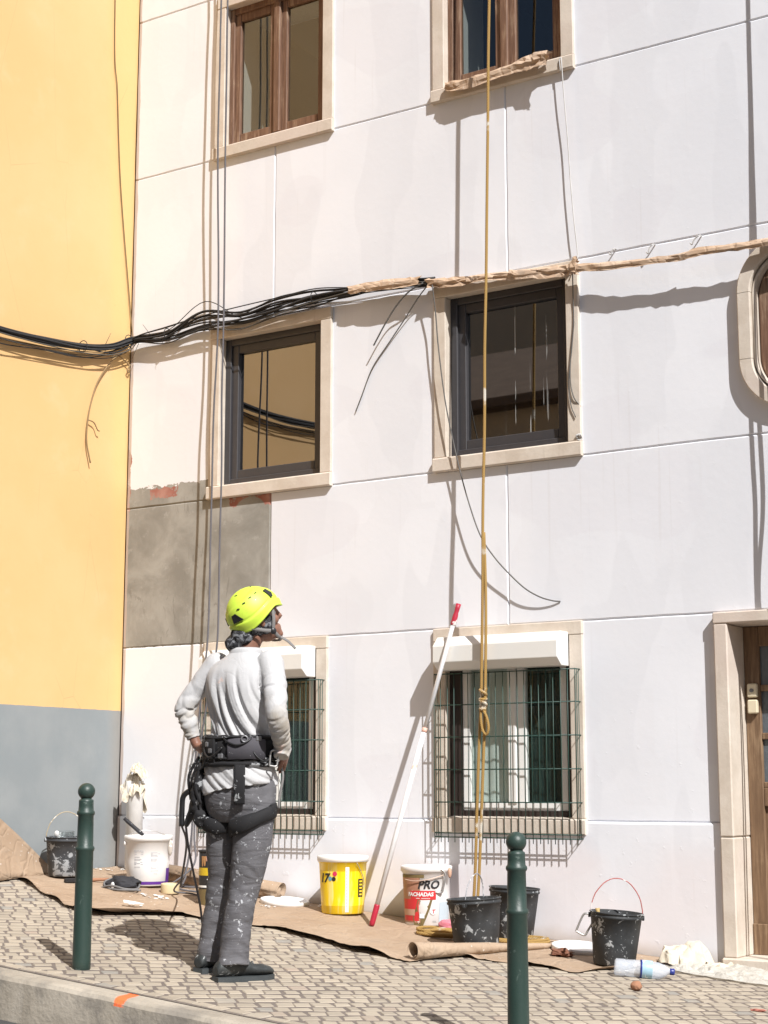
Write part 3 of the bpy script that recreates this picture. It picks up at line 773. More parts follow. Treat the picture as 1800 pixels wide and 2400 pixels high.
# ------------------------------------------------------------------ bollards
def bollard(x, y, h, label):
    t = tag(empty('bollard', (x, y, gz(x, y))), label, 'bollard', 'green street bollards')
    s = h / .85
    mb = MB(); mb.lathe([(.043, -.05), (.0425, .04), (.041, .30), (.0400, .535 * s), (.0435, .540 * s), (.0455, .548 * s), (.0435, .556 * s), (.0385, .561 * s), (.0365, .700 * s), (.041, .705 * s), (.0425, .712 * s), (.041, .719 * s), (.036, .724 * s), (.0345, .745 * s), (.0345, .765 * s), (.034, .772 * s), (.026, .777 * s), (.023, .782 * s)], 40)
    mb.build('post', M_bollard, t)
    mb = MB(); mb.ellipsoid((0, 0, .812 * s), (.0405, .0405, .0395), 28, 18); mb.build('ball', M_bollard, t)
    return t
bollard(-5.415, -2.675, .852, 'dark green ball-topped bollard by the kerb, left of the man')
bollard(-3.10, -2.72, .858, 'dark green ball-topped bollard in front of the black buckets')

# ------------------------------------------------------------------ kraft paper on the ground
def crumple(x, y, s=1.0): return nz(x * 2.1 * s, y * 2.1 * s, 3) * .007 + max(0, .10 - abs(nz(x * 3.4 * s, y * 5 * s, 9))) * .06 + max(0, .06 - abs(nz(x * 8 * s + 3, y * 9 * s, 5))) * .05
pp = tag(empty('kraft_paper_sheet', (-6, -.6, gz(-6, -.6))), 'long brown kraft paper sheet spread on the pavement along the wall', 'paper')
bpy.context.view_layer.update()
mb = MB(); nx, ny = 150, 30; vs = []
for i in range(nx + 1):
    u = i / nx
    for j in range(ny + 1):
        v = j / ny; xb = -7.585 + u * 3.30; xf = -7.585 + u * 3.10; x = xf + (xb - xf) * v
        yf = paper_front(x) + nz(x * 4, 2) * .025; y = yf + (-.022 - yf) * v
        z = gz(x, y) + .013 + abs(crumple(x, y)) * 1.0
        z += .035 * max(0, 1 - v * 6) * sstep((nz(x * 2.3, 8) + .1) * 2.2) + .02 * max(0, 1 - v * 9) * math.exp(-((x + 6.4) / .25) ** 2) * 2
        z += .018 * math.exp(-((v - .5 - .1 * math.sin(x * 2)) / .04) ** 2) * sstep((-6.0 - x) * 2) * .5
        vs.append((x, y, z))
mb.add(vs, [(i * (ny + 1) + j, (i + 1) * (ny + 1) + j, (i + 1) * (ny + 1) + j + 1, i * (ny + 1) + j + 1) for i in range(nx) for j in range(ny)], True)
o = under(mb.build('sheet', M_paper, fix=False), pp); sm = o.modifiers.new('t', 'SOLIDIFY'); sm.thickness = .0012
# curled end
mb = MB(); A, B = Vector((-4.50, -1.235, 0)), Vector((-4.20, -.28, 0)); rs = []
for i in range(25):
    u = i / 24; p = A.lerp(B, u); d = (B - A).normalized(); side = Vector((-d.y, d.x, 0)); r0 = .034 * (1 - u) + .012
    ring = []
    for q in range(26):
        a = -PI / 2 + q / 25 * PI * 2.25; rr = r0 * (1 - .30 * q / 25)
        ring.append(p - side * (math.cos(a) * rr) + Vector((0, 0, gz(p.x, p.y) + .014 + r0 + math.sin(a) * rr + nz(u * 6, q * .2) * .004)))
    rs.append(ring)
mb.rings(rs, False, False, True); o = under(mb.build('curled_end', M_paper, fix=False), pp); o.modifiers.new('t', 'SOLIDIFY').thickness = .0012
# flap standing up against the yellow wall
mb = MB(); rs = []
for i in range(31):
    y = -.30 - 1.2 * i / 30; hh = .74 * max(0, -y - .61) + .006
    rs.append([(-7.585 + .05 * (1 - t) ** 2 + nz(y * 6, t * 3) * .008 * t, y, gz(-7.58, y) + .012 + hh * t) for t in [q / 8 for q in range(9)]])
mb.rings(rs, False, False, True); o = under(mb.build('turned_up_edge', M_paper, fix=False), pp); o.modifiers.new('t', 'SOLIDIFY').thickness = .0012
# second, shorter sheet under the right-hand buckets
mb = MB(); nx, ny = 50, 24; vs = []
for i in range(nx + 1):
    u = i / nx
    for j in range(ny + 1):
        v = j / ny; x = -4.62 + u * 1.0; yf = -.93 + .10 * u + nz(x * 7, 4) * .04 + (.35 * max(0, u - .85) / .15); y = yf + (-.03 - yf) * v
        vs.append((x + nz(y * 5, 6) * .03 * u, y, gz(x, y) + .010 + abs(crumple(x, y, 1.4)) * .7 + .02 * max(0, 1 - v * 8) * sstep(nz(x * 5, 3) * 3)))
mb.add(vs, [(i * (ny + 1) + j, (i + 1) * (ny + 1) + j, (i + 1) * (ny + 1) + j + 1, i * (ny + 1) + j + 1) for i in range(nx) for j in range(ny)], True)
o = mb.build('kraft_paper_sheet', M_paper, fix=False); o.modifiers.new('t', 'SOLIDIFY').thickness = .0012
tag(o, 'small brown kraft paper sheet under the right-hand black bucket', 'paper')

# paper roll
a, b = Vector((-7.02, -.20, 0)), Vector((-6.155, -.105, 0)); L = (b - a).length; ax = (b - a).normalized()
t = tag(empty('paper_roll', (a.x, a.y, gz(a.x, a.y))), 'roll of brown kraft paper lying along the wall behind the man', 'paper roll')
r = .056; za = gz(a.x, a.y) + .013 + r; zb = gz(b.x, b.y) + .013 + r
mb = MB(); P0 = Vector((0, 0, .013 + r)); P1 = Vector((b.x - a.x, b.y - a.y, zb - gz(a.x, a.y)))
d = (P1 - P0).normalized(); s_ = d.cross(Vector((0, 0, 1))).normalized(); u_ = s_.cross(d)
rs = []
for q in range(0, 150):
    an = q * 2 * PI / 26; rr = r - .0072 * q / 26 + (nz(q * .11, 2) * .0018)
    off = s_ * math.cos(an) * rr + u_ * math.sin(an) * rr
    rs.append([P0 + off - d * .004 * math.sin(q * .3), P0.lerp(P1, .5) + off, P1 + off + d * .006 * math.sin(q * .21)])
mb.rings(rs, False, False, True); o = mb.build('wound_sheet', M_paper, t, fix=False); o.modifiers.new('t', 'SOLIDIFY').thickness = .0010

# ------------------------------------------------------------------ buckets
def arc_handle(r, z, rise, ang, lean=0.0, n=22, jit=.004, rad=.0028):
    pts = []
    for i in range(n + 1):
        a = PI * i / n; w = -math.cos(a) * r; hh = math.sin(a) * rise
        pts.append(Vector((w * math.cos(ang) - math.sin(ang) * hh * math.sin(lean), w * math.sin(ang) + math.cos(ang) * hh * math.sin(lean), z + hh * math.cos(lean))) + Vector((nz(i * .7, ang), nz(i * .6, 4 + ang), nz(i * .5, 9))) * jit)
    return MB().tube(pts, rad, 7)
def pail(name, x, y, r0, r1, h, mat, label, face, lift=.014, tilt=(0, 0), ribs=True, lid=None, group=None, handle=None, wall=.004, inside=None):
    t = tag(empty(name, (x, y, gz(x, y) + lift), (tilt[0], tilt[1], 0)), label, 'bucket', group)
    rr = lambda z: r0 + (r1 - r0) * z / h
    prof = [(0, .002), (r0 - .006, .002), (r0, .007), (rr(h * .5), h * .5), (rr(h - .03), h - .03)]
    if ribs: prof += [(r1 + .003, h - .028), (r1 + .004, h - .018), (r1 - .0005, h - .016), (r1 + .001, h - .008), (r1 + .005, h - .006), (r1 + .005, h)]
    else: prof += [(r1, h)]
    prof += [(r1 - wall, h), (r0 - wall, .012), (0, .012)]
    MB().lathe(prof, 40).build('body', mat, t)
    if lid:
        MB().lathe([(r1 + .004, h - .022), (r1 + .010, h - .020), (r1 + .0105, h + .006), (r1 + .006, h + .012), (r1 - .004, h + .012), (r1 - .012, h + .005), (0, h + .005)], 44).build('lid', lid, t)
    return t, rr
def ears(t, r, z, ang, mat):
    for s in (0, PI):
        c = Vector((math.cos(ang + s) * r, math.sin(ang + s) * r, z))
        n_ = Vector((math.cos(ang + s), math.sin(ang + s), 0))
        MB().tube([c, c + n_ * .011], .013, 12).build('handle_ear', mat, t)
def cpatch(t, name, mat, face, rr, a0, a1, z0, z1, off=.0014, n=12, wob=0.0):
    mb = MB(); rs = []
    for j in range(7):
        z = z0 + (z1 - z0) * j / 6
        rs.append([((rr(z) + off) * math.cos(face + a0 + (a1 - a0) * i / n + wob * nz(z * 30, i)), (rr(z) + off) * math.sin(face + a0 + (a1 - a0) * i / n + wob * nz(z * 30, i)), z) for i in range(n + 1)])
    mb.rings(rs, False, False, True); return mb.build(name, mat, t, fix=False)
def cshape(t, name, mat, face, rr, pts, off=.0022):
    """flat outline (metres right / up) wrapped on the pail"""
    mb = MB(); mb.add([((rr(z) + off) * math.cos(face + x / rr(z)), (rr(z) + off) * math.sin(face + x / rr(z)), z) for x, z in pts], [tuple(range(len(pts)))]); return mb.build(name, mat, t, fix=False)
def ctext(t, name, mat, face, rr, txt, size, x, z, shear=0.0, off=.003, bold=0.0, sx=1.0):
    v, f = text_mesh(txt, size, shear, bold); mb = MB()
    mb.add([((rr(z + q[1]) + off) * math.cos(face + (x + q[0] * sx) / rr(z)), (rr(z + q[1]) + off) * math.sin(face + (x + q[0] * sx) / rr(z)), z + q[1]) for q in v], f)
    return mb.build(name, mat, t, fix=False)
def disc(x, z, r, n=18, sq=1.0): return [(x + r * math.cos(2 * PI * i / n) * sq, z + r * math.sin(2 * PI * i / n)) for i in range(n)]
def blk(x0, x1, z0, z1): return [(x0, z0), (x1, z0), (x1, z1), (x0, z1)]
def facing(x, y): return math.atan2(-8.5 - y, -x)
M_pailblk = mat_splat('black_pail_rubber', (.022, .024, .026), (.40, .42, .43), .62, 28, .65, 44, dusty=(.075, .08, .085))
M_pailblk2 = mat_splat('black_pail_plastered', (.035, .038, .043), (.36, .38, .40), .95, 22, .7, 40, dusty=(.12, .125, .13))
M_pailwht = mat_plain('white_pail', (.80, .79, .78), .35, 0, .03, 6, .03, 30)
M_lidsplash = mat_splat('white_lid_stained', (.78, .76, .74), (.70, .42, .33), .35, 7, .4, 12)
M_steel = mat_plain('steel_wire', (.45, .44, .43), .4, .7, .2, 20, 0)
M_redwire = mat_splat('red_wire_chipped', (.42, .10, .09), (.75, .70, .68), .9, 30, .5, 60)
M_ink = mat_plain('black_print', (.02, .02, .022), .5, 0, 0, 5, 0)
M_inkgrey = mat_plain('grey_print', (.42, .43, .46), .5, 0, 0, 5, 0)
M_red = mat_plain('red_print', (.62, .035, .04), .45, 0, .08, 12, 0)
M_white = mat_plain('white_print', (.80, .80, .79), .45, 0, .02, 5, 0)
M_blue = mat_plain('blue_print', (.14, .33, .42), .45, 0, .05, 5, 0)
M_magenta = mat_plain('crimson_print', (.60, .03, .10), .45, 0, .05, 5, 0)
M_purple = mat_plain('purple_print', (.10, .025, .24), .45, 0, .05, 5, 0)
M_olive = mat_plain('olive_print', (.17, .125, .05), .5, 0, .1, 12, 0)
M_yelp = N('yellow_pail'); n_ = M_yelp.noise(1.0, 4, .6, vec=M_yelp.obj((26, 26, 2.6)))
M_yelp.bsdf(M_yelp.mix(M_yelp.math('MULTIPLY', M_yelp.ramp(n_, .52, .68), .75), (.88, .62, .008), (.84, .74, .30)), .35); M_yelp = M_yelp.m

# plastered bucket at the far left, with a glass jar in it
t, rr = pail('black_bucket', -7.40, -.72, .100, .124, .245, M_pailblk2, 'plaster-crusted black bucket with wire handle by the yellow building', 0, .02, (0, .02), group='black builders buckets')
arc_handle(.124, .235, .165, facing(-7.4, -.72) + PI / 2 + .2).build('handle', mat_splat('crusted_wire', (.42, .34, .22), (.75, .7, .62), .9, 30, .6), t); ears(t, .124, .225, facing(-7.4, -.72) + PI / 2 + .2, M_pailblk2)
k = N('jar_glass'); q = k.n('ShaderNodeBsdfGlass'); q.inputs['Roughness'].default_value = .05; q.inputs[0].default_value = (.9, .93, .92, 1); q.inputs['IOR'].default_value = 1.25
tr = k.n('ShaderNodeBsdfTransparent'); mx = k.n('ShaderNodeMixShader'); mx.inputs[0].default_value = .45; k.t.links.new(tr.outputs[0], mx.inputs[1]); k.t.links.new(q.outputs[0], mx.inputs[2]); k.t.links.new(mx.outputs[0], k.out.inputs[0]); M_jar = k.m
j = tag(empty('glass_jar', (-7.40, -.72, gz(-7.4, -.72) + .12), (.05, .03, 0)), 'clear jar smeared with white paint standing in the leftmost black bucket', 'jar')
MB().lathe([(.055, 0), (.058, .01), (.058, .165), (.061, .17), (.061, .178), (.056, .178), (.055, .012), (0, .010)], 28).build('glass', M_jar, j)
MB().ellipsoid((-.02, -.055, .165), (.022, .008, .02), 10, 8).ellipsoid((-.005, -.056, .135), (.012, .006, .012), 8, 6).build('paint_smear', M_white, j)

# big white paint pail
f0 = facing(-6.963, -.467)
t, rr = pail('paint_pail', -6.955, -.44, .128, .142, .300, M_pailwht, 'large white paint pail with lid, printed text and a purple stripe at its foot', f0, .014, lid=M_pailwht)
cpatch(t, 'foot_stripe', M_purple, f0, rr, -.55, 1.5, .012, .030)
mb = MB(); cpatch(t, 'side_stripe', M_purple, f0, rr, 1.02, 1.5, .02, .11)
for c0, w_, rows_ in ((-.088, .060, (.205, .195, .178, .166, .160, .148, .140, .134, .118)), (.018, .060, (.205, .198, .191, .184, .168, .161, .154, .118, .108, .094))):
    for z in rows_:
        cshape(t, 'small_print', M_inkgrey, f0, rr, blk(c0, c0 + w_ * random.uniform(.55, 1.0), z, z + .0032))
ctext(t, 'lettering', M_inkgrey, f0, rr, 'PINTURA', .016, -.060, .212); ctext(t, 'lettering', M_inkgrey, f0, rr, '15 L', .014, .048, .075)
arc_handle(.146, .265, .15, f0 + .12 + PI / 2, 1.05, jit=.008).build('handle', M_steel, t); ears(t, .146, .262, f0 + .25 + PI / 2, M_pailwht)
MB().ellipsoid((.150 * math.cos(f0 + 1.15), .150 * math.sin(f0 + 1.15), .235), (.016, .016, .05), 12, 10).build('dried_drip', mat_splat('dried_drip_paint', (.5, .45, .40), (.8, .78, .75), .9, 30), t)
# brush handle resting on that pail
mb = MB(); p0 = Vector((-6.955, -.44, gz(-6.955, -.44) + .326)); 
path = [p0 + Vector((.0, -.05, .0)) + Vector((-.105, -.065, .105)) * s for s in (0, .2, .5, .8, 1)]
tag(MB().tube(path, [.010, .013, .012, .013, .010], 10).build('brush_handle', mat_splat('black_handle_paint', (.02, .02, .025), (.5, .5, .5), .6, 30)), 'black ribbed tool handle leaning on the white paint pail lid', 'tool')

# tall dark tin behind the man's leg
f1 = facing(-6.30, -.62)
t, rr = pail('paint_tin', -6.285, -.60, .098, .098, .315, M_ink, 'tall black and olive paint tin with a yellow band, behind the man', f1, .014, ribs=False)
MB().lathe([(.094, .310), (.101, .310), (.103, .318), (.099, .323), (.095, .318), (.060, .314), (0, .314)], 36).build('rim', M_black, t)
for nm, m_, za_, zb_ in (('yellow_band', mat_plain('tin_yellow', (.60, .42, .02), .4, 0, .05, 5, 0), .175, .220), ('white_line', M_white, .105, .117), ('olive_foot', M_olive, .004, .095)):
    cpatch(t, nm, m_, f1, rr, -1.5, 1.5, za_, zb_)
for i in range(11):
    xx = -.09 + i * .017; z1 = random.uniform(.225, .262)
    cshape(t, 'paint_drip', random.choice([mat_plain('pink_drip', (.62, .33, .25), .5, 0, .1, 9, 0), mat_plain('ochre_drip', (.42, .22, .09), .5, 0, .1, 9, 0)]), f1, rr, [(xx, z1), (xx + .006, z1 - .004), (xx + .010, z1), (xx + .016, .288), (xx - .004, .288)])
for q in (-.05, -.01, .03): cshape(t, 'small_print', M_inkgrey, f1, rr, blk(q, q + .022, .030 + abs(q) * .2, .062)); cshape(t, 'small_print', M_white, f1, rr, blk(q, q + .026, .150, .156))
cshape(t, 'emblem', M_inkgrey, f1, rr, disc(-.012, .138, .016))
# yellow pail
f2 = facing(-5.625, -.224)
t, rr = pail('paint_pail', -5.62, -.215, .126, .144, .325, M_yelp, 'bright yellow paint pail with white lid and coloured dots', f2, .014, lid=mat_splat('white_lid_yellow', (.80, .79, .77), (.86, .62, .03), .55, 6, .4, 8))
cpatch(t, 'label_band', M_yelp, f2, rr, -1.4, 1.4, .05, .25, off=.0008)
cpatch(t, 'white_stripe', M_white, f2, rr, .11, .27, .015, .275)
for i in range(26): cshape(t, 'stripe_print', M_ink, f2, rr, blk(.0215, .0245, .045 + i * .0085, .0495 + i * .0085))
ctext(t, 'lettering', M_ink, f2, rr, '17', .070, -.125, .188, .25, bold=.003)
cshape(t, 'red_dot', M_magenta, f2, rr, disc(-.048, .236, .014)); cshape(t, 'blue_dot', M_blue, f2, rr, disc(-.078, .208, .013)); cshape(t, 'black_dot', M_ink, f2, rr, disc(-.055, .206, .013))
cshape(t, 'notice_box', M_ink, f2, rr, blk(.098, .138, .100, .205))
for i in range(5): cshape(t, 'notice_print', M_yelp, f2, rr, blk(.106, .130, .110 + i * .019, .120 + i * .019), .0032)
fh = f2 + .95; mb = MB(); P_ = lambda a, z, o_=.010: Vector(((rr(z) + o_) * math.cos(f2 + a), (rr(z) + o_) * math.sin(f2 + a), z))
mb.tube(cat_rom([P_(.55, .30, .016), P_(.75, .26), P_(.95, .215), P_(1.05, .17), P_(.98, .155)], 5), .0026, 7); mb.build('handle', M_steel, t)
# facade paint pail
f3 = facing(-5.07, -.125)
M_smear = mat_splat('peach_smeared_label', (.40, .20, .13), (.70, .60, .55), .5, 9, .5, 26)
t, rr = pail('paint_pail', -5.065, -.165, .124, .140, .325, M_pailwht, 'white and red paint pail lettered PRO, with pinkish smears', f3, .014, lid=M_lidsplash)
cpatch(t, 'smeared_side', M_smear, f3, rr, -1.5, -.28, .02, .280)
cpatch(t, 'brown_top_band', M_olive, f3, rr, -1.45, -.1, .272, .290, off=.0018)
cpatch(t, 'red_band', M_red, f3, rr, -.75, .42, .150, .200, off=.002)
cpatch(t, 'red_side', M_red, f3, rr, -1.3, -.35, .030, .152, off=.0018)
cshape(t, 'olive_shape', M_olive, f3, rr, [(-.075, .006), (-.02, .004), (.0, .05), (.02, .10), (.035, .152), (-.05, .152), (-.06, .11), (-.082, .05)], .003)
cpatch(t, 'peach_smear', mat_plain('peach_dried', (.55, .34, .24), .6, 0, .1, 9, 0), f3, rr, -1.3, -.55, .06, .095, off=.0030, wob=.05)
ctext(t, 'lettering', M_ink, f3, rr, 'PRO', .064, .010, .213, .25, bold=.0022)
ctext(t, 'lettering', M_white, f3, rr, 'FACHADAS', .030, -.038, .170, .12, off=.004, bold=.0012)
for q in range(4): cshape(t, 'small_print', M_white, f3, rr, blk(-.06, .02 - q * .01, .156 + q * .0001, .159), .0042)
cshape(t, 'emblem_disc', M_white, f3, rr, disc(.038, .085, .019), .0040); ctext(t, 'emblem_letter', M_red, f3, rr, 'T', .030, .038, .074, .2, .0052, .001)
cshape(t, 'note_box', M_white, f3, rr, blk(-.04, -.012, .046, .072), .0042); ctext(t, 'small_print', M_ink, f3, rr, '15 L', .014, .045, .022)
cpatch(t, 'blue_side', mat_plain('pale_blue_print', (.52, .60, .66), .45, 0, .03, 5, 0), f3, rr, .60, 1.4, .01, .135, off=.0016)
mb = MB(); P_ = lambda a, z, o_=.012: Vector(((rr(z) + o_) * math.cos(f3 + a), (rr(z) + o_) * math.sin(f3 + a), z))
mb.tube(cat_rom([P_(-1.0, .262), P_(-.5, .255), P_(0, .262), P_(.45, .278), P_(.78, .292, .02)], 6), .0028, 7); mb.build('handle', mat_plain('wire_peach', (.60, .45, .36), .5, .3, .1, 9, 0), t)
MB().ellipsoid(P_(.92, .300, .03), (.012, .012, .03), 10, 8).build('dried_drip', mat_plain('peach_dried', (.55, .34, .24)), t)

def carabiner(c, size, rot, mat=M_steel, name='carabiner', parent=None, rad=.0055):
    pts = [(-.28, -.5), (.28, -.5), (.36, -.2), (.40, .25), (.2, .5), (-.15, .5), (-.3, .3)]
    R_ = Matrix.Rotation(rot[2], 3, 'Z') @ Matrix.Rotation(rot[1], 3, 'Y') @ Matrix.Rotation(rot[0], 3, 'X')
    P_ = [Vector(c) + R_ @ Vector((x * size * .8, 0, z * size)) for x, z in pts]
    path = cat_rom(P_ + [P_[0]], 4)
    return MB().tube(path, rad, 8, cap=False).build(name, mat, parent)
tag(carabiner((-4.945, -.235, gz(-5, -.2) + .275), .125, (0, .15, .5)), 'steel carabiner hooked on the handle of the PRO paint pail', 'carabiner')

# black mortar buckets
t, rr = pail('black_bucket', -4.445, -.67, .118, .143, .265, M_pailblk, 'nearest black bucket with a pale wire handle, on the curled paper', 0, .016, (.02, -.05), group='black builders buckets', wall=.005)
arc_handle(.140, .245, .150, facing(-4.45, -.67) - .35, .15, jit=.008).build('handle', mat_splat('grey_wire', (.30, .31, .33), (.7, .7, .7), .8, 30, .5), t); ears(t, .139, .235, facing(-4.45, -.67) - .35, M_pailblk)
MB().lathe([(.120, .17), (.05, .175), (0, .18)], 24).build('mortar', mat_plain('wet_mortar', (.26, .255, .24), .9, 0, .3, 20, .8, 30, dist=.02), t)
t, rr = pail('black_bucket', -4.50, -.17, .115, .140, .280, M_pailblk, 'black bucket partly hidden behind the bollard, against the wall', 0, .014, (-.03, .05), group='black builders buckets')
MB().lathe([(.126, .245), (.07, .268), (.02, .262), (0, .275)], 24).build('mortar', mat_plain('dry_mortar', (.42, .39, .35), .9, 0, .3, 20, .9, 24, dist=.03), t)
f4 = facing(-3.73, -.49)
t, rr = pail('black_bucket', -3.73, -.49, .108, .135, .268, M_pailblk, 'black bucket with a tall red wire handle beside the water bottle', 0, .014, (-.02, .065), group='black builders buckets')
arc_handle(.134, .255, .185, f4 + PI / 2 + .1).build('handle', M_redwire, t); ears(t, .134, .245, f4 + PI / 2 + .1, M_pailblk)
o = carabiner((-3.73 + .150 * math.cos(f4 - 1.45), -.49 + .150 * math.sin(f4 - 1.45), gz(-3.73, -.49) + .22), .105, (0, .45, f4 + PI / 2)); tag(o, 'steel carabiner hanging on the red-handled black bucket', 'carabiner')
b0 = Vector((-3.73 + .10 * math.cos(f4 - .75), -.49 + .10 * math.sin(f4 - .75), gz(-3.73, -.49) + .20))
tag(MB().tube([b0, b0 + Vector((-.004, 0, .05)), b0 + Vector((-.01, 0, .085)), b0 + Vector((-.012, .0, .105))], [.011, .013, .010, .012], 10).build('brush_handle', mat_splat('wooden_handle', (.45, .32, .13), (.75, .72, .65), .7, 20)), 'wooden brush handle sticking out of the red-handled black bucket', 'brush')

# ------------------------------------------------------------------ lids, tape, bottle and other small things
def lid(x, y, r, label, tilt):
    t = tag(empty('bucket_lid', (x, y, gz(x, y) + .024), tilt), label, 'lid', 'white bucket lids on the ground')
    MB().lathe([(0, .010), (r - .02, .010), (r - .014, .016), (r - .002, .016), (r, .012), (r, -.010), (r - .004, -.010), (r - .006, .006), (0, .004)], 40).build('disc', M_pailwht, t)
lid(-6.06, -.20, .150, 'white bucket lid lying flat beside the paper roll', (.02, .10, 0)); lid(-4.06, -.225, .150, 'white bucket lid lying left of the red-handled black bucket', (.05, .10, 0))
t = tag(empty('masking_tape', (-6.71, -.51, gz(-6.71, -.51) + .016), (.03, .05, 0)), 'cream roll of masking tape beside the white paint pail', 'tape')
MB().lathe([(.038, 0), (.056, 0), (.057, .004), (.057, .054), (.056, .058), (.038, .058), (.038, 0)], 36).build('roll', mat_plain('cream_tape', (.66, .54, .33), .6, 0, .05, 30, .1, 60), t)
# bottle
bt = tag(empty('water_bottle', (-3.615, -.735, gz(-3.615, -.735) + .050), (0, math.radians(90) + .085, math.radians(27))), 'crumpled clear plastic water bottle with blue cap, lying on its side', 'bottle')
k = N('clear_plastic'); q = k.n('ShaderNodeBsdfPrincipled'); q.inputs['Base Color'].default_value = (.80, .84, .90, 1); q.inputs['Roughness'].default_value = .12; q.inputs['Alpha'].default_value = 1
tr = k.n('ShaderNodeBsdfTransparent'); tr.inputs[0].default_value = (.93, .95, .98, 1); mx = k.n('ShaderNodeMixShader'); k.set(mx.inputs[0], k.math('MULTIPLY_ADD', k.noise(14, 3), .35, .28)); k.t.links.new(tr.outputs[0], mx.inputs[1]); k.t.links.new(q.outputs[0], mx.inputs[2]); k.t.links.new(mx.outputs[0], k.out.inputs[0]); M_pet = k.m
prof = [(0, 0), (.034, .0), (.042, .008), (.043, .05), (.041, .055), (.043, .06), (.043, .10), (.041, .105), (.043, .11), (.043, .20), (.040, .222), (.030, .248), (.018, .268), (.0135, .276), (.0135, .290)]
me = MB().lathe(prof, 30).mesh('body'); 
for v in me.vertices:
    n_ = nz(v.co.x * 40, v.co.y * 40, v.co.z * 22) * .0045; rxy = math.hypot(v.co.x, v.co.y)
    if rxy > .02: v.co.x *= 1 + n_ / rxy; v.co.y *= 1 + n_ / rxy
link('body', me, M_pet, bt)
MB().lathe([(.0445, .132), (.0450, .134), (.0450, .186), (.0445, .188)], 30).build('label_sleeve', mat_splat('bottle_label', (.34, .52, .62), (.75, .82, .85), .9, 22, .35, 20), bt)
MB().lathe([(.0453, .128), (.0455, .136), (.0453, .137)], 30).build('label_edge', mat_plain('navy_plastic', (.02, .035, .22), .35, 0, .05, 5, 0), bt)
MB().lathe([(.0158, .276), (.0165, .278), (.0165, .297), (.014, .300), (0, .300)], 24).build('cap', mat_plain('navy_plastic', (.02, .035, .22)), bt)
# crumpled film and wad by the door
k = N('plastic_film'); q = k.n('ShaderNodeBsdfPrincipled'); q.inputs['Base Color'].default_value = (.80, .77, .70, 1); q.inputs['Roughness'].default_value = .3; k.set(q.inputs['Normal'], k.bump(k.noise(18, 5, .7, dist=1), .8, .02))
tr = k.n('ShaderNodeBsdfTransparent'); tl = k.n('ShaderNodeBsdfTranslucent'); tl.inputs[0].default_value = (.8, .78, .72, 1); m1 = k.n('ShaderNodeMixShader'); m1.inputs[0].default_value = .3; k.t.links.new(q.outputs[0], m1.inputs[1]); k.t.links.new(tl.outputs[0], m1.inputs[2])
mx = k.n('ShaderNodeMixShader'); k.set(mx.inputs[0], k.math('MULTIPLY_ADD', k.noise(7, 4), .5, .6)); k.t.links.new(tr.outputs[0], mx.inputs[1]); k.t.links.new(m1.outputs[0], mx.inputs[2]); k.t.links.new(mx.outputs[0], k.out.inputs[0]); M_film = k.m
def crumpled(name, x0, x1, y0, y1, nx, ny, amp, fr, mat, label, cat, edge=.05, base=.012):
    mb = MB(); vs = []
    for i in range(nx + 1):
        for j in range(ny + 1):
            u, v = i / nx, j / ny; x = x0 + (x1 - x0) * u + nz(v * 4, 2 + u) * edge; y = y0 + (y1 - y0) * v + nz(u * 6, 7) * edge
            h = abs(nz(x * fr, y * fr, 1)) * amp + abs(nz(x * fr * 2.7, y * fr * 2.7, 4)) * amp * .5; e = min(u, 1 - u, v, 1 - v) * 8
            vs.append((x, y, gz(x, y) + base + h * min(1, e + .15)))
    mb.add(vs, [(i * (ny + 1) + j, (i + 1) * (ny + 1) + j, (i + 1) * (ny + 1) + j + 1, i * (ny + 1) + j + 1) for i in range(nx) for j in range(ny)], False)
    return tag(mb.build(name, mat, fix=False), label, cat)
crumpled('plastic_film', -3.52, -2.30, -.40, -.09, 70, 26, .055, 7, M_film, 'thin white plastic film spread in front of the doorstep', 'film')
def wad(name, c, r, mat, label, cat, seed, amp=.35, parent=None):
    mb = MB(); mb.ellipsoid(c, (1, 1, 1), 44, 28); me = mb.mesh(name); c = Vector(c); rg = random.Random(seed)
    for v in me.vertices:
        d = (v.co - c); n_ = 1 + amp * (.9 * nz(d.x * 1.4 + seed, d.y * 1.4, d.z * 1.4) - .9 * abs(nz(d.x * 2.2, d.y * 2.2 + seed, d.z * 2.2)) - .40 * abs(nz(d.x * 4.0, d.y * 4.0, d.z * 4.0 + seed)) - .06 * abs(nz(d.x * 9, d.y * 9 + seed, d.z * 9)) + .30)
        v.co = c + Vector((d.x * r[0], d.y * r[1], d.z * r[2])) * n_
    me.polygons.foreach_set('use_smooth', [True] * len(me.polygons))
    o = link(name, me, mat, parent)
    if label: tag(o, label, cat)
    return o
M_creamp = paper_material('cream_crumpled_paper', (.62, .55, .43), (.74, .68, .57))
crumpled('paper_wad', -3.575, -3.375, -.27, -.05, 34, 26, .13, 4.3, M_creamp, 'crumpled cream masking paper at the foot of the wall beside the door', 'paper', edge=.05, base=.02)
crumpled('paper_wad', -3.39, -3.25, -.24, -.08, 24, 20, .10, 5.5, M_creamp, 'smaller crumpled cream paper touching the door jamb', 'paper', edge=.04, base=.02)
M_leaf = mat_plain('dry_leaf', (.20, .085, .05), .8, 0, .4, 20, .3, 40)
wad('dry_leaves', (-4.04, -.47, gz(-4.04, -.47) + .028), (.055, .04, .018), M_leaf, 'curled brown dry leaves beside the flat lid', 'leaves', 5, .9)
wad('pebble', (-3.37, -1.02, gz(-3.37, -1.02) + .026), (.027, .024, .024), mat_plain('terracotta_bit', (.34, .17, .10), .9, 0, .2, 20, .3, 60), 'round terracotta-coloured pebble on the cobbles below the bottle', 'pebble', 2, .15)
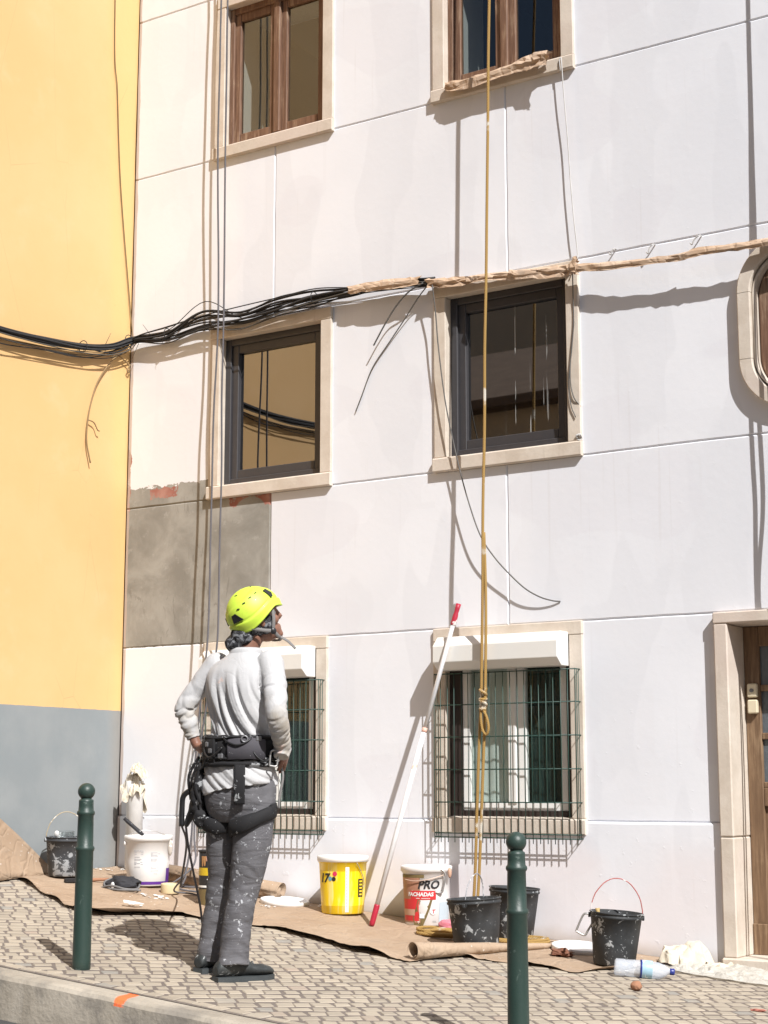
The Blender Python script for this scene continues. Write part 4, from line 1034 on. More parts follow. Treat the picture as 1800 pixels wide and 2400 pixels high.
wad('red_scrap', (-2.76, -1.03, gz(-2.76, -1.03) + .008), (.035, .02, .006), mat_plain('red_scrap', (.42, .16, .12), .9), 'flat reddish scrap on the cobbles at the right edge', 'scrap', 6, .5)
wad('rubber_glove', (-4.865, -.27, gz(-4.87, -.27) + .045), (.055, .035, .034), mat_plain('pink_rubber', (.62, .20, .25), .5, 0, .1, 8, .1, 20), 'pink rubber glove bundled at the foot of the PRO pail', 'glove', 9, .2)
# black bag and cable on the paper, brush
bag = tag(empty('tool_bag', (-6.93, -.70, gz(-6.93, -.70) + .012)), 'black cloth bag with a grey cord lying in front of the white pail', 'bag')
wad('cloth', (0, 0, .035), (.125, .07, .045), mat_plain('black_cloth', (.025, .025, .030), .8, 0, .3, 15, .3, 40), None, None, 4, .35, bag)
mb = MB(); mb.tube(cat_rom([(-.17, -.05, .006), (-.10, -.09, .012), (.0, -.105, .03), (.10, -.085, .012), (.14, -.02, .012), (.08, .05, .05), (-.04, .04, .075), (-.12, -.02, .05), (-.06, -.085, .02), (.05, -.11, .008), (.2, -.06, .006)], 7), .0065, 8); mb.build('cord', M_greycable, bag)
MB().ellipsoid((-.02, -.068, .03), (.016, .004, .02), 8, 6).build('paint_mark', M_white, bag)
t = tag(empty('wide_brush', (-7.20, -.80, gz(-7.2, -.8) + .016), (0, 0, math.radians(58))), 'black wide brush lying on the paper left of the bollard', 'brush')
MB().box((-.09, -.02, 0), (.06, .02, .028), .006).build('bristles', mat_plain('bristle_black', (.018, .016, .016), .9, 0, .3, 60, .8, 200), t); MB().tube([(.06, 0, .014), (.12, 0, .016), (.19, 0, .016)], [.012, .010, .009], 10).build('handle', mat_plain('terracotta_bit', (.34, .17, .10)), t)
# flakes of old paint
chips = [(-6.66, -.72, 16, .10), (-7.5, -.25, 5, .08), (-6.53, -1.06, 3, .05), (-6.02, -.42, 9, .06), (-5.80, -.12, 8, .10), (-7.38, -.16, 7, .06)]
nn = 0
for cx, cy, n_, sp in chips:
    for i in range(n_):
        x = cx + random.uniform(-1, 1) * sp; y = min(-.03, cy + random.uniform(-.5, .5) * sp); s_ = random.uniform(.006, .02)
        a = random.uniform(0, 6.28); pts = [(math.cos(a + q * 1.26) * s_ * random.uniform(.5, 1), math.sin(a + q * 1.26) * s_ * random.uniform(.5, 1)) for q in range(5)]
        mb = MB(); mb.prism(pts, 2, 0, .002)
        tag(mb.build('paint_flake', M_white, None, (x, y, gz(x, y) + .021), (random.uniform(-.3, .3), random.uniform(-.3, .3), 0)), 'small flake of white paint scattered on the brown paper', 'flake', 'white paint flakes on the kraft paper')
tag(MB().prism([(-.05, -.01), (.0, -.03), (.07, -.012), (.02, .015), (-.045, .03)], 2, 0, .004).build('paper_scrap', M_white, None, (-6.50, -1.10, gz(-6.5, -1.1) + .04), (.25, .1, .9)), 'torn white paper scrap on the paper edge in front of the man', 'scrap')

# capped white downpipe in the corner, its top stuffed with paper
t = tag(empty('downpipe', (-7.375, -.10, gz(-7.375, -.10))), 'short white capped drainpipe in the corner by the yellow wall', 'pipe')
MB().lathe([(.056, 0), (.056, .50), (.060, .505), (.060, .60), (.055, .602), (.05, .55)], 28).build('tube', mat_splat('white_pipe_paint', (.78, .77, .75), (.55, .54, .53), .15, 5, .5, 12), t)
def drape(c, R, h, seed, label, lean=(0, 0)):
    mb = MB(); rs = []; rg = random.Random(seed)
    for i in range(13):
        u = i / 12; ring = []
        for q in range(46):
            a = 2 * PI * q / 46; w_ = nz(math.cos(a) * 1.6 + seed, math.sin(a) * 1.6); f = math.sin(a * 4 + 2.2 * w_ * 3) * .5 + math.sin(a * 7 + seed) * .3
            r = R * (u ** .75) * (1 + .45 * w_ + .30 * f * u) + rg.uniform(-.004, .004)
            z = -h * max(0, u - .25) ** 1.3 * (1 + 1.1 * nz(math.cos(a) * 1.1, math.sin(a) * 1.1 + seed)) + .05 * nz(u * 3, a * .8 + seed) * (1 - .4 * u) + rg.uniform(-.004, .004)
            ring.append(Vector(c) + Vector((r * math.cos(a) + lean[0] * u, r * math.sin(a) * .75 + lean[1] * u, z)))
        rs.append(ring)
    mb.rings(rs, True, False, False); o = mb.build('paper_wad', M_creamp, fix=False); o.modifiers.new('t', 'SOLIDIFY').thickness = .0012
    return tag(o, label, 'paper')
drape((-7.37, -.11, .085), .085, .24, 11, 'crumpled cream paper draped over the top of the short white pipe', (.0, -.01))
drape((-7.345, -.13, .150), .060, .12, 4, 'second cream paper scrap bunched on the very top of the white pipe', (.03, -.01))
# ------------------------------------------------------------------ extension pole leaning on the wall
p0 = Vector((-5.235, -.49, gz(-5.235, -.49) + .016)); p1 = Vector((-4.842, -.152, 1.073)); d = p1 - p0
t = tag(empty('extension_pole', p0), 'white aluminium extension pole with red grips leaning on the wall', 'pole')
def on(s): return d * s
MB().tube([on(.05), on(.60)], .0150, 16).build('outer_tube', mat_splat('painted_aluminium', (.74, .74, .75), (.62, .50, .42), .25, 8, .3, 12), t)
MB().tube([on(.59), on(.945)], .0132, 16).build('inner_tube', mat_plain('bare_aluminium', (.72, .72, .74), .3, .35, .05, 9, 0), t)
M_grip = mat_splat('red_grip_plastic', (.40, .02, .045), (.75, .72, .70), .4, 14, .4, 30)
MB().tube([on(0), on(.01), on(.06), on(.064)], [.014, .0165, .0170, .0155], 16).build('lower_grip', M_grip, t)
mb = MB(); mb.tube([on(.930), on(.935), on(.962), on(.972), on(.985), on(1.0)], [.0135, .0165, .0165, .0130, .0150, .0165], 16); mb.build('upper_grip', M_grip, t)
MB().tube([on(.592), on(.598), on(.606)], [.0156, .0160, .0146], 16).build('collar', mat_plain('orange_collar', (.75, .45, .36), .5, 0, .1, 8, 0), t)

# ------------------------------------------------------------------ ropes
def rope(name, pts, r, mat, label, n=8, group=None, wig=.0):
    P_ = cat_rom(pts, n)
    if wig: P_ = [p + Vector((nz(p.z * 1.7, 3, wig * 100), nz(p.z * 1.3, 8, wig * 90), 0)) * wig for p in P_]
    return tag(MB().tube(P_, r, 8).build(name, mat), label, 'rope', group)
g0 = gz(-4.8, -.2)
rope('hanging_rope', [(-4.50, -.22, 8.2), (-4.535, -.22, 5.4), (-4.551, -.22, 4.796), (-4.569, -.22, 4.045), (-4.588, -.22, 3.311), (-4.606, -.22, 2.593), (-4.624, -.22, 1.89), (-4.636, -.22, 1.339), (-4.648, -.22, .852), (-4.655, -.22, .531), (-4.676, -.21, .267), (-4.706, -.19, -.127), (-4.74, -.17, -.519), (-4.76, -.17, g0 + .03)], .009, M_rope, 'thick ochre rope hanging in front of the right-hand windows', wig=.005)
rope('hanging_rope', [(-4.628, -.215, 1.476), (-4.622, -.218, 1.15), (-4.623, -.22, .851), (-4.63, -.22, .53), (-4.645, -.21, .266), (-4.676, -.19, -.127), (-4.713, -.17, -.518), (-4.72, -.20, g0 + .025)], .009, M_rope, 'doubled tail of the ochre rope below its knot', wig=.004)
mb = MB(); K = Vector((-4.643, -.222, .50)); pts = []
for i in range(60):
    a = i * .42; pts.append(K + Vector((math.cos(a) * .019, math.sin(a) * .017, .06 - i * .0019 + .012 * math.sin(a * .5))))
mb.tube(pts, .0085, 8)
lp = [K + Vector(q) for q in ((0, -.01, -.05), (.03, -.015, -.10), (.042, -.015, -.16), (.025, -.01, -.20), (.0, -.012, -.17), (-.01, -.01, -.09), (.0, 0, -.03))]
mb.tube(cat_rom(lp, 6), .008, 8); tag(mb.build('rope_knot', M_rope), 'bulky knot with a hanging loop in the ochre rope, in front of the grille', 'knot')
cc = []
for i in range(110):
    a = i / 110 * 2 * PI * 3.3 + 2.4; rx = .31 + .03 * math.sin(a * .61 + 1); ry = .155 + .02 * math.cos(a * .7)
    x = -4.575 + math.cos(a) * rx + math.sin(a) * .06; y = -.365 + math.sin(a) * ry * .9 + math.cos(a) * .12; cc.append((x, y, gz(x, y) + .024 + .008 * (i // 34) + .004 * math.sin(a * 3)))
tag(MB().tube(cc, .0085, 8).build('rope_coil', M_rope), 'loose coil of ochre rope on the paper around the black buckets', 'rope')
gl = gz(-6.8, -.3)
rope('climbing_rope', [(-6.70, -.157, 8.2), (-6.714, -.157, 5.419), (-6.717, -.157, 4.397), (-6.697, -.157, 3.078), (-6.723, -.157, 2.128), (-6.705, -.18, 1.3), (-6.703, -.2, .893), (-6.742, -.2, .595), (-6.781, -.2, .151), (-6.793, -.21, -.288), (-6.80, -.26, gl + .10), (-6.74, -.40, gl + .025), (-6.58, -.38, gl + .0)], .0062, M_ropeg, 'left one of the two thin grey climbing ropes down the facade', wig=.008)
rope('climbing_rope', [(-6.645, -.157, 8.2), (-6.657, -.157, 5.403), (-6.652, -.157, 4.383), (-6.649, -.157, 3.07), (-6.645, -.157, 2.119), (-6.628, -.18, 1.3), (-6.623, -.2, .889), (-6.685, -.2, .593), (-6.758, -.2, .151), (-6.763, -.22, -.288), (-6.70, -.30, gl + .16), (-6.80, -.44, gl + .03), (-6.93, -.32, gl + .03), (-6.72, -.26, gl + .02)], .0062, M_ropeg, 'right one of the two thin grey climbing ropes down the facade', wig=.007)
# two more outside the picture on the right: their shadows cross the wall and the door
for i, (dx, lab) in enumerate(((0, 'dark rope right of the picture that shadows the door, nearer the wall'), (.085, 'dark rope right of the picture that shadows the door, further right'))):
    w_ = .115; X0 = lambda s: s + 1.57 * w_
    rope('climbing_rope', [(X0(-2.955), -w_, 8), (X0(-2.98), -w_, 4.4 + .2), (X0(-3.012 + dx * .15), -w_, 3.5), (X0(-3.062 + dx * .55), -w_, 2.2), (X0(-3.052 + dx * .5), -w_, 1.7), (X0(-3.062 + dx * .1), -w_, 1.2), (X0(-3.05 + dx * .5), -w_, .6), (X0(-3.05 + dx * .6), -w_ - .05, gz(-2.9, -.1) + .02)], .0075, M_ropeg, lab, wig=.006)

# ------------------------------------------------------------------ cables on the two walls
M_dusty = mat_plain('dusty_black_cable', (.085, .075, .062), .8, 0, .4, 18, .2, 60)
bundle = tag(empty('cable_bundle', (-7.5, -.06, 3.11)), 'thick bundle of black cables sagging across the yellow wall onto the white wall', 'cables')
bpy.context.view_layer.update()
base = [(-7.555, -3.5, 2.98), (-7.555, -2.4, 2.95), (-7.555, -1.7, 2.905), (-7.555, -1.308, 2.90), (-7.555, -.936, 2.92), (-7.555, -.54, 2.962), (-7.555, -.265, 3.022), (-7.548, -.085, 3.108), (-7.49, -.055, 3.118), (-7.22, -.055, 3.112), (-6.9, -.058, 3.150), (-6.57, -.062, 3.122), (-6.27, -.062, 3.148), (-5.97, -.06, 3.165), (-5.66, -.058, 3.158), (-5.35, -.058, 3.143), (-5.05, -.06, 3.122)]
for c in range(15):
    rr_ = random.uniform(.0045, .008) if c < 9 else random.uniform(.0028, .0042); a = c * 2.4; ro = .026 * math.sqrt((c + .5) / 15); pts = []
    for i, p in enumerate(base):
        y_side = i < 8; sp = 1.0 + (1.3 if 9 <= i <= 13 else 0); o1 = math.cos(a + i * .35) * ro * sp * 1.1; o2 = math.sin(a + i * .35) * ro
        q = Vector(p) + (Vector((o2 * .9, 0, o1)) if y_side else Vector((0, o2 * .9, o1))) + Vector((0, 0, nz(i * 1.3, c * 3.3) * .012 * (1 + (i > 8) * 2.2)))
        if i in (10,) and c in (3, 6, 12): q.z += .05 + .05 * (c == 12) + .03 * (c == 3)
        if c > 8 and i < 8: q.z -= .05 + .02 * nz(i, c)
        if c in (9, 10) and 9 < i < 14: q.z -= .015
        pts.append(q)
    mb = MB(); mb.tube(cat_rom(pts, 7), rr_, 7); under(mb.build('cable', M_black if c not in (4, 9, 13) else M_dusty), bundle)
for (x, y, z, ln, dr_) in ((-7.55, -.32, 3.03, .10, (0, .5, .9)), (-7.55, -.55, 2.96, .05, (.2, .1, -.9)), (-7.55, -.24, 2.99, .06, (.1, -.4, -.9)), (-7.36, -.07, 3.12, .10, (-.5, -.3, .8)), (-7.25, -.07, 3.09, .05, (.1, -.2, -.9)), (-6.02, -.07, 3.15, .06, (-.1, -.3, -.9)), (-7.47, -.07, 3.08, .12, (-.3, -.2, -.9))):
    q = Vector((x, y, z)); mb = MB(); mb.tube([q, q + Vector(dr_).normalized() * ln], [.0022, .0012], 6); under(mb.build('tie', M_black), bundle)
for i in (5, 7, 9, 13):
    c_ = Vector(base[i]); pts = []
    dirn = Vector((0, 1, .1)) if i < 7 else Vector((1, 0, 0))
    u_ = Vector((0, 0, 1)); v_ = dirn.cross(u_).normalized()
    mb = MB(); mb.tube([c_ + (u_ * math.cos(a) + v_ * math.sin(a)) * .040 for a in [q * 2 * PI / 16 for q in range(17)]], .003, 6, cap=False); under(mb.build('strap', M_black), bundle)
def wire(name, pts, r, mat, label, n=8): return tag(MB().tube(cat_rom(pts, n), r, 7).build(name, mat), label, 'wire')
wire('wire', [(-7.595, -.285, 9), (-7.595, -.277, 5.608), (-7.595, -.225, 4.919), (-7.595, -.164, 4.242), (-7.595, -.05, 3.5), (-7.59, -.02, 3.287), (-7.57, -.02, 3.13)], .0038, mat_plain('ochre_wire', (.17, .11, .045), .7, 0, .2, 8, 0), 'thin wire running down the yellow wall to the cable bundle')
wire('loose_cable', [(-7.56, -.10, 3.02), (-7.58, -.20, 2.955), (-7.59, -.30, 2.83), (-7.59, -.372, 2.704), (-7.59, -.425, 2.52), (-7.59, -.439, 2.335), (-7.585, -.40, 2.18)], .0055, mat_plain('dusty_cable', (.26, .17, .08), .8, 0, .2, 8, 0), 'cut cable end hanging below the bundle on the yellow wall')
wire('loose_cable', [(-7.59, -.43, 2.475), (-7.585, -.39, 2.47), (-7.585, -.365, 2.455), (-7.58, -.345, 2.42), (-7.58, -.325, 2.415)], .0045, mat_plain('dusty_cable', (.26, .17, .08)), 'short curl branching off the cut cable on the yellow wall')
wire('loose_cable', [(-7.575, -.235, 2.96), (-7.58, -.16, 2.985), (-7.585, -.09, 2.97), (-7.585, -.04, 2.945), (-7.585, -.03, 2.90), (-7.585, -.055, 2.90), (-7.58, -.03, 2.95)], .0045, mat_plain('dusty_cable', (.26, .17, .08)), 'curled wire end in the corner just below the cable bundle')
wire('loose_cable', [(-5.12, -.085, 3.115), (-5.22, -.09, 3.075), (-5.327, -.07, 3.005), (-5.42, -.06, 2.90), (-5.509, -.055, 2.775)], .0050, M_wire, 'dark cable end sticking down-left, the shorter of two')
wire('loose_cable', [(-5.09, -.075, 3.10), (-5.18, -.05, 3.035), (-5.292, -.025, 2.925), (-5.42, -.012, 2.79), (-5.545, -.010, 2.645), (-5.63, -.008, 2.47), (-5.675, -.008, 2.375)], .0040, M_wire, 'thin cable end slanting down-left on the wall, the longer of two')
wire('loose_cable', [(-5.05, -.09, 3.09), (-5.035, -.075, 2.9), (-5.022, -.072, 2.719), (-4.99, -.07, 2.45), (-4.954, -.07, 2.240), (-4.878, -.07, 1.914), (-4.80, -.075, 1.66), (-4.728, -.075, 1.476), (-4.64, -.07, 1.345), (-4.544, -.06, 1.238), (-4.45, -.05, 1.15), (-4.363, -.035, 1.097), (-4.29, -.018, 1.072), (-4.245, -.004, 1.066)], .0042, M_wire, 'long slack wire drooping from the window head to the wall below it', 6)
wire('wire', [(-4.16, -.045, 4.30), (-4.165, -.045, 4.37), (-4.155, -.045, 4.385), (-4.148, -.05, 4.33), (-4.138, -.048, 4.137), (-4.122, -.04, 3.85), (-4.108, -.04, 3.57), (-4.088, -.04, 3.30), (-4.072, -.04, 3.12), (-4.08, -.06, 3.05)], .0036, M_wirew, 'white painted wire from the upper sill down to the masked cables')
wire('wire', [(-4.098, -.06, 3.03), (-4.112, -.03, 2.85), (-4.114, -.028, 2.70), (-4.137, -.03, 2.483), (-4.14, -.03, 2.35), (-4.118, -.03, 2.256), (-4.085, -.012, 2.205)], .0036, M_wire, 'thin wire looping down the right side of the middle window, the upper one')
wire('wire', [(-4.110, -.028, 2.72), (-4.128, -.03, 2.55), (-4.150, -.032, 2.36), (-4.140, -.03, 2.22), (-4.112, -.028, 2.14)], .0034, M_wire, 'thin wire looping down the right side of the middle window, the lower one')
kp = [Vector((-4.095, -.025, 2.02)) + Vector((math.cos(a) * (.012 + .008 * math.sin(a * 2.3)), -.006 * math.sin(a * 3), math.sin(a) * .020)) for a in [i * .45 for i in range(34)]]
tag(MB().tube(kp, .0034, 6).build('wire_knot', M_wirew), 'small white knot of wire at the lower right corner of the middle window', 'wire')
for (x, z, dx, dz, lab) in ((-3.86, 3.105, .02, -.02, 'left'), (-3.625, 3.085, .03, -.035, 'middle'), (-3.355, 3.085, .045, -.03, 'right')):
    wire('wall_hook', [(x + dx, -.002, z + .02), (x + dx, -.03, z + .015), (x + dx * .4, -.034, z + .0), (x, -.034, z + dz), (x - .012, -.03, z + dz + .012)], .0042, M_wirew, 'small bent cable hook left in the white wall, the %s one of three' % lab, 5)

# masking paper wrapped round the cables
def wrap(name, pts, hh, hd, label, seed, n=4, flap=.0):
    """a strip of paper folded over the cables: long flat facets, an uneven free edge"""
    P_ = cat_rom(pts, n); rs = []; rg = random.Random(seed)
    for i, p in enumerate(P_):
        fat = 1 + .5 * nz(p.x * 3.1 + seed, 1); low = flap + hh * (.1 + 1.1 * abs(nz(p.x * 4.1 + seed, 4)))
        prof = [(.9 * hd, .85 * hh), (-.25 * hd, 1.1 * hh), (-.95 * hd, .35 * hh), (-1.0 * hd, -.4 * hh), (-.55 * hd, -.95 * hh), (-.80 * hd, -1.0 * hh - low)]
        rs.append([p + Vector((rg.uniform(-.02, .02), (y + rg.uniform(-.30, .30) * hd) * fat, z * fat + rg.uniform(-.16, .16) * hh)) for y, z in prof])
    mb = MB()
    for a_, b_ in zip(rs, rs[1:]):
        for q in range(len(a_) - 1):
            if rg.random() < .5: mb.add([a_[q], b_[q], b_[q + 1], a_[q + 1]], [(0, 1, 2), (0, 2, 3)])
            else: mb.add([a_[q], b_[q], b_[q + 1], a_[q + 1]], [(0, 1, 3), (1, 2, 3)])
    o = mb.build(name, M_mask, fix=False); o.modifiers.new('t', 'SOLIDIFY').thickness = .0012
    return tag(o, label, 'paper')
wrap('masking_paper', [(-5.68, -.085, 3.162), (-5.5, -.085, 3.155), (-5.3, -.085, 3.145), (-5.14, -.085, 3.135)], .024, .016, 'brown paper wrapped round the cables left of the middle window', 2)
wrap('masking_paper', [(-5.09, -.062, 3.118), (-4.9, -.062, 3.095), (-4.7, -.062, 3.085), (-4.45, -.066, 3.062), (-4.25, -.066, 3.045), (-4.10, -.062, 3.035)], .024, .030, 'brown paper wrapped along the head of the middle window', 5, flap=.012)
wrap('masking_paper', [(-4.07, -.085, 3.022), (-3.85, -.10, 2.998), (-3.6, -.105, 2.978), (-3.42, -.105, 2.968), (-3.28, -.11, 2.975), (-3.1, -.11, 2.965), (-2.9, -.10, 2.965), (-2.6, -.09, 2.985), (-2.3, -.07, 3.02)], .021, .016, 'brown paper wrapped round the cables right of the middle window', 9)
wrap('masking_paper', [(-4.085, -.095, 3.03), (-4.06, -.11, 3.04), (-4.045, -.10, 3.02)], .045, .018, 'torn brown paper knot at the upper right corner of the middle window', 13, n=4)
wrap('masking_paper', [(-4.955, -.065, 4.382), (-4.85, -.070, 4.372), (-4.6, -.070, 4.378), (-4.4, -.075, 4.395), (-4.28, -.085, 4.400), (-4.21, -.095, 4.385)], .030, .022, 'crumpled brown paper lying on the upper window sill', 17, flap=.008)
for i in range(3):
    x = (-4.80, -4.66, -4.50)[i]
    mb = MB(); mb.add([(x, -.100, 3.09), (x + .06, -.105, 3.07), (x + .055, -.125, 3.05), (x + .005, -.115, 3.06)], [(0, 1, 2, 3)]); o = mb.build('torn_flap', M_mask, fix=False); o.modifiers.new('t', 'SOLIDIFY').thickness = .001; tag(o, ('small torn paper flap on the window head, left of the ochre rope', 'small torn paper flap on the window head, touching the ochre rope', 'small torn paper flap on the window head, right of the ochre rope')[i], 'paper', 'torn paper flaps')

# ------------------------------------------------------------------ the man
MX, MY = -4.78, -2.30
man = tag(empty('person', (MX, MY, gz(MX, MY))), 'person in lime helmet, white shirt and grey work trousers, hands on hips, back turned', 'person')
def ell(cx, cy, z, a, b, n=36, tilt=0.0, sq=2.3):
    out = []
    for i in range(n):
        t = 2 * PI * i / n; c_, s_ = math.cos(t), math.sin(t)
        x = cx + a * math.copysign(abs(c_) ** (2 / sq), c_); y = cy + b * math.copysign(abs(s_) ** (2 / sq), s_)
        out.append(Vector((x, y, z + tilt * (x - cx))))
    return out
def loft(spec, n=6):
    A_ = cat_rom([q[:3] for q in spec], n); B_ = cat_rom([q[3:] for q in spec], n)
    return [ell(p.x, p.y, p.z, r.x, r.y, 40, r.z) for p, r in zip(A_, B_)]
def limb(mb, pts, rad, n=7, seg=22, sx=1.0):
    P_ = cat_rom(pts, n); R_ = []
    for i in range(len(P_)):
        t = i / n; k0 = min(int(t), len(rad) - 2); R_.append(rad[k0] + (rad[k0 + 1] - rad[k0]) * (t - k0))
    mb.tube(P_, R_, seg, sx=sx)
    mb.ellipsoid(P_[0], (R_[0],) * 3, 16, 10)
HEADP = Vector((.047, .034, 1.676)); ha, hp = math.radians(53), math.radians(22)
hf = Vector((math.cos(ha) * math.cos(hp), math.sin(ha) * math.cos(hp), math.sin(hp))); hl = Vector((-math.sin(ha), math.cos(ha), 0)); hu = hf.cross(hl)
HR = Matrix((hf, hl, hu)).transposed()
def hd(x, y, z): return HEADP + HR @ Vector((x, y, z))
R_ARM = [(.160, -.005, 1.455), (.225, -.055, 1.345), (.280, -.115, 1.215), (.262, -.060, 1.125), (.232, .005, 1.050)]
L_ARM = [(-.160, 0, 1.455), (-.232, -.035, 1.360), (-.295, -.072, 1.250), (-.268, -.065, 1.165), (-.248, -.056, 1.105)]
R_LEG = [(.088, 0, .88), (.080, -.018, .64), (.048, -.028, .46), (.018, -.048, .26), (0, -.058, .085)]
L_LEG = [(-.080, 0, .88), (-.098, .0, .64), (-.128, .020, .46), (-.176, .030, .26), (-.208, .036, .075)]
# skin: one body under the clothes
b = MB()
b.rings([ell(0, 0, z, a, c, 30) for z, a, c in ((.82, .12, .09), (.92, .150, .105), (1.02, .140, .095), (1.15, .135, .09), (1.30, .155, .095), (1.40, .150, .09), (1.46, .10, .065), (1.49, .06, .055))])
limb(b, [(.0, -.005, 1.45), (.012, .008, 1.53), (.035, .025, 1.60)], [.062, .056, .054])
limb(b, R_ARM, [.046, .038, .032, .030, .024]); limb(b, L_ARM, [.046, .038, .032, .030, .024])
limb(b, R_LEG, [.075, .072, .050, .043, .034]); limb(b, L_LEG, [.072, .068, .048, .040, .034])
for c_, r_ in (((0, 0, .02), (.100, .078, .105)), ((.030, 0, -.072), (.062, .056, .055)), ((.072, 0, -.108), (.026, .028, .020)), ((.074, 0, -.088), (.022, .030, .030)), ((.092, 0, .022), (.018, .050, .016)), ((.086, 0, -.072), (.012, .026, .016)), ((.062, .042, -.032), (.03, .022, .026)), ((.062, -.042, -.032), (.03, .022, .026)), ((-.005, .080, -.02), (.017, .010, .032)), ((-.005, -.080, -.02), (.017, .010, .032))):
    b.ellipsoid(hd(*c_), r_, 18, 12, HR)
b.tube([hd(.098, 0, .022), hd(.107, 0, -.008), hd(.114, 0, -.028), hd(.100, 0, -.040)], [.008, .010, .0125, .008], 12)
def hand(b, wrist, d, palm_n, side):
    """palm, four unequal fingers and a thumb leaving the side of the palm"""
    d = Vector(d).normalized(); pn = Vector(palm_n); pn = (pn - d * pn.dot(d)).normalized(); s = d.cross(pn).normalized() * side
    W_ = Vector(wrist)
    for t in (-.022, -.008, .008, .022):
        b.tube([W_ + s * t * .8, W_ + d * .045 + s * t, W_ + d * .085 + s * t * 1.1], [.015, .015, .011], 10)
    for i, (t, ln) in enumerate(((-.030, .062), (-.011, .075), (.009, .080), (.029, .070))):
        p = W_ + d * .080 + s * t; q = [p]; a = .25
        for seg in (.45, .32, .23):
            dd = d * math.cos(a) + pn * math.sin(a); q.append(q[-1] + dd * ln * seg + s * t * .06); a += .42
        b.tube(q, [.0095, .009, .0085, .007], 10)
    p = W_ + d * .022 + s * .028; b.tube([p, p + d * .022 + s * .022 + pn * .006, p + d * .046 + s * .028 + pn * .016, p + d * .066 + s * .024 + pn * .026], [.013, .011, .010, .008], 10)
limb(b, [(-.248, -.056, 1.105), (-.236, -.052, 1.078), (-.226, -.048, 1.062)], [.025, .024, .024]); hand(b, (-.226, -.050, 1.062), (.72, -.12, -.45), (.5, .45, .55), 1); hand(b, (.228, .012, 1.045), (-.35, .75, -.55), (-.8, -.3, .1), -1)
for cx, cy, dx, dy in ((0, -.058, .09, .255), (-.222, .036, .02, .24)): b.tube([(cx, cy, .09), (cx + dx * .1, cy + dy * .1, .06), (cx + dx * .45, cy + dy * .45, .045), (cx + dx * .7, cy + dy * .7, .035)], [.030, .028, .020, .014], 12)
M_skin = N('brown_skin'); q = M_skin.bsdf(M_skin.mix(M_skin.noise(30, 4), (.205, .095, .062), (.27, .135, .092)), .5, normal=M_skin.bump(M_skin.noise(140, 3), .15, .002)); q.inputs['Subsurface Weight'].default_value = .08; q.inputs['Subsurface Radius'].default_value = (.01, .004, .002); M_skin = M_skin.m
link('body', remeshed(b, .0055, 2), M_skin, man)
for s_ in (-1, 1): MB().ellipsoid(hd(.079, s_ * .031, -.004), (.0105, .0105, .0105), 12, 8).build('eye', mat_plain('eye_white', (.7, .68, .64), .2, 0, .0, 5, 0), man)
# shirt
b = MB()
b.rings(loft([(0, -.020, .860, .180, .150, .16), (0, -.020, .90, .181, .151, .12), (0, -.018, .96, .177, .144, .06), (.004, -.012, 1.04, .168, .132, 0), (.010, -.010, 1.12, .160, .128, 0), (.010, -.010, 1.24, .172, .134, 0), (.004, -.012, 1.34, .186, .134, 0), (0, -.010, 1.41, .180, .120, 0), (0, -.008, 1.455, .152, .098, 0), (.004, -.006, 1.487, .105, .080, 0), (.010, 0, 1.515, .070, .066, 0)]))
limb(b, R_ARM, [.064, .056, .050, .045, .040]); limb(b, L_ARM, [.064, .055, .049, .043, .035])
b.tube([(.232, .005, 1.06), (.240, -.02, 1.015)], [.041, .036], 16)
me = remeshed(b, .0048, 2)
def seg_d(p, a, b_):
    a, b_ = Vector(a), Vector(b_); t = max(0, min(1, (p - a).dot(b_ - a) / (b_ - a).length_squared)); return (p - (a + (b_ - a) * t)).length, t
def arm_t(p, A):
    best = (9, 0)
    for i in range(len(A) - 1):
        d_, t = seg_d(p, A[i], A[i + 1])
        if d_ < best[0]: best = (d_, i + t)
    return best
def shirt_fold(p, n_):
    dr_, tr_ = arm_t(p, R_ARM); dl_, tl_ = arm_t(p, L_ARM)
    arm = max(sstep((.085 - dr_) / .02) * (1 if p.x > .15 else 0), sstep((.085 - dl_) / .02) * (1 if p.x < -.17 else 0)); out = 0
    if arm < 1:
        z = p.z; s_ = p.x - .80 * max(0, 1.46 - z) ** 2 * (1.15 + .5 * p.x)
        v1, v2 = abs(nz(s_ * 15 + 3, z * 1.3, p.y * 2)), abs(nz(s_ * 31 + 9, z * 2.2, p.y * 3))
        am = sstep((1.46 - z) / .20) * sstep((.22 - abs(p.x)) / .05) * (1 if z > 1.10 else .6)
        out += am * (.0215 * (min(1, v1 / .30) - .8) + .004 * (min(1, v2 / .28) - .8)) + .004 * nz(p.x * 9, p.y * 9, z * 5)
    if arm > 0:
        t = tr_ if p.x > 0 else tl_; A0 = R_ARM if p.x > 0 else L_ARM; ang_ = math.atan2(p.y - A0[2][1], p.z - A0[2][2])
        v1, v2 = abs(nz(t * 3.0 + .8 * math.sin(ang_) + 5, p.y * 7, p.x * 7)), abs(nz(p.x * 17, p.y * 17 + 4, p.z * 24))
        out += arm * (.0105 * (min(1, v1 / .32) - .8) * sstep((t - .4) / .8) * (.35 + 1.3 * abs(nz(p.x * 8, p.y * 8, p.z * 8))) + .004 * nz(p.x * 12, p.y * 12, p.z * 12))
    return out
displace(me, shirt_fold)
k = N('worn_white_cotton'); X_, Y_, Z_ = k.xyz(); n1 = k.noise(9, 5, .6)
c_ = k.mix(n1, (.46, .455, .46), (.53, .53, .535)); lowarm = k.math('MULTIPLY', k.ramp(k.math('ABSOLUTE', X_), .17, .24), k.ramp(Z_, 1.33, 1.15))
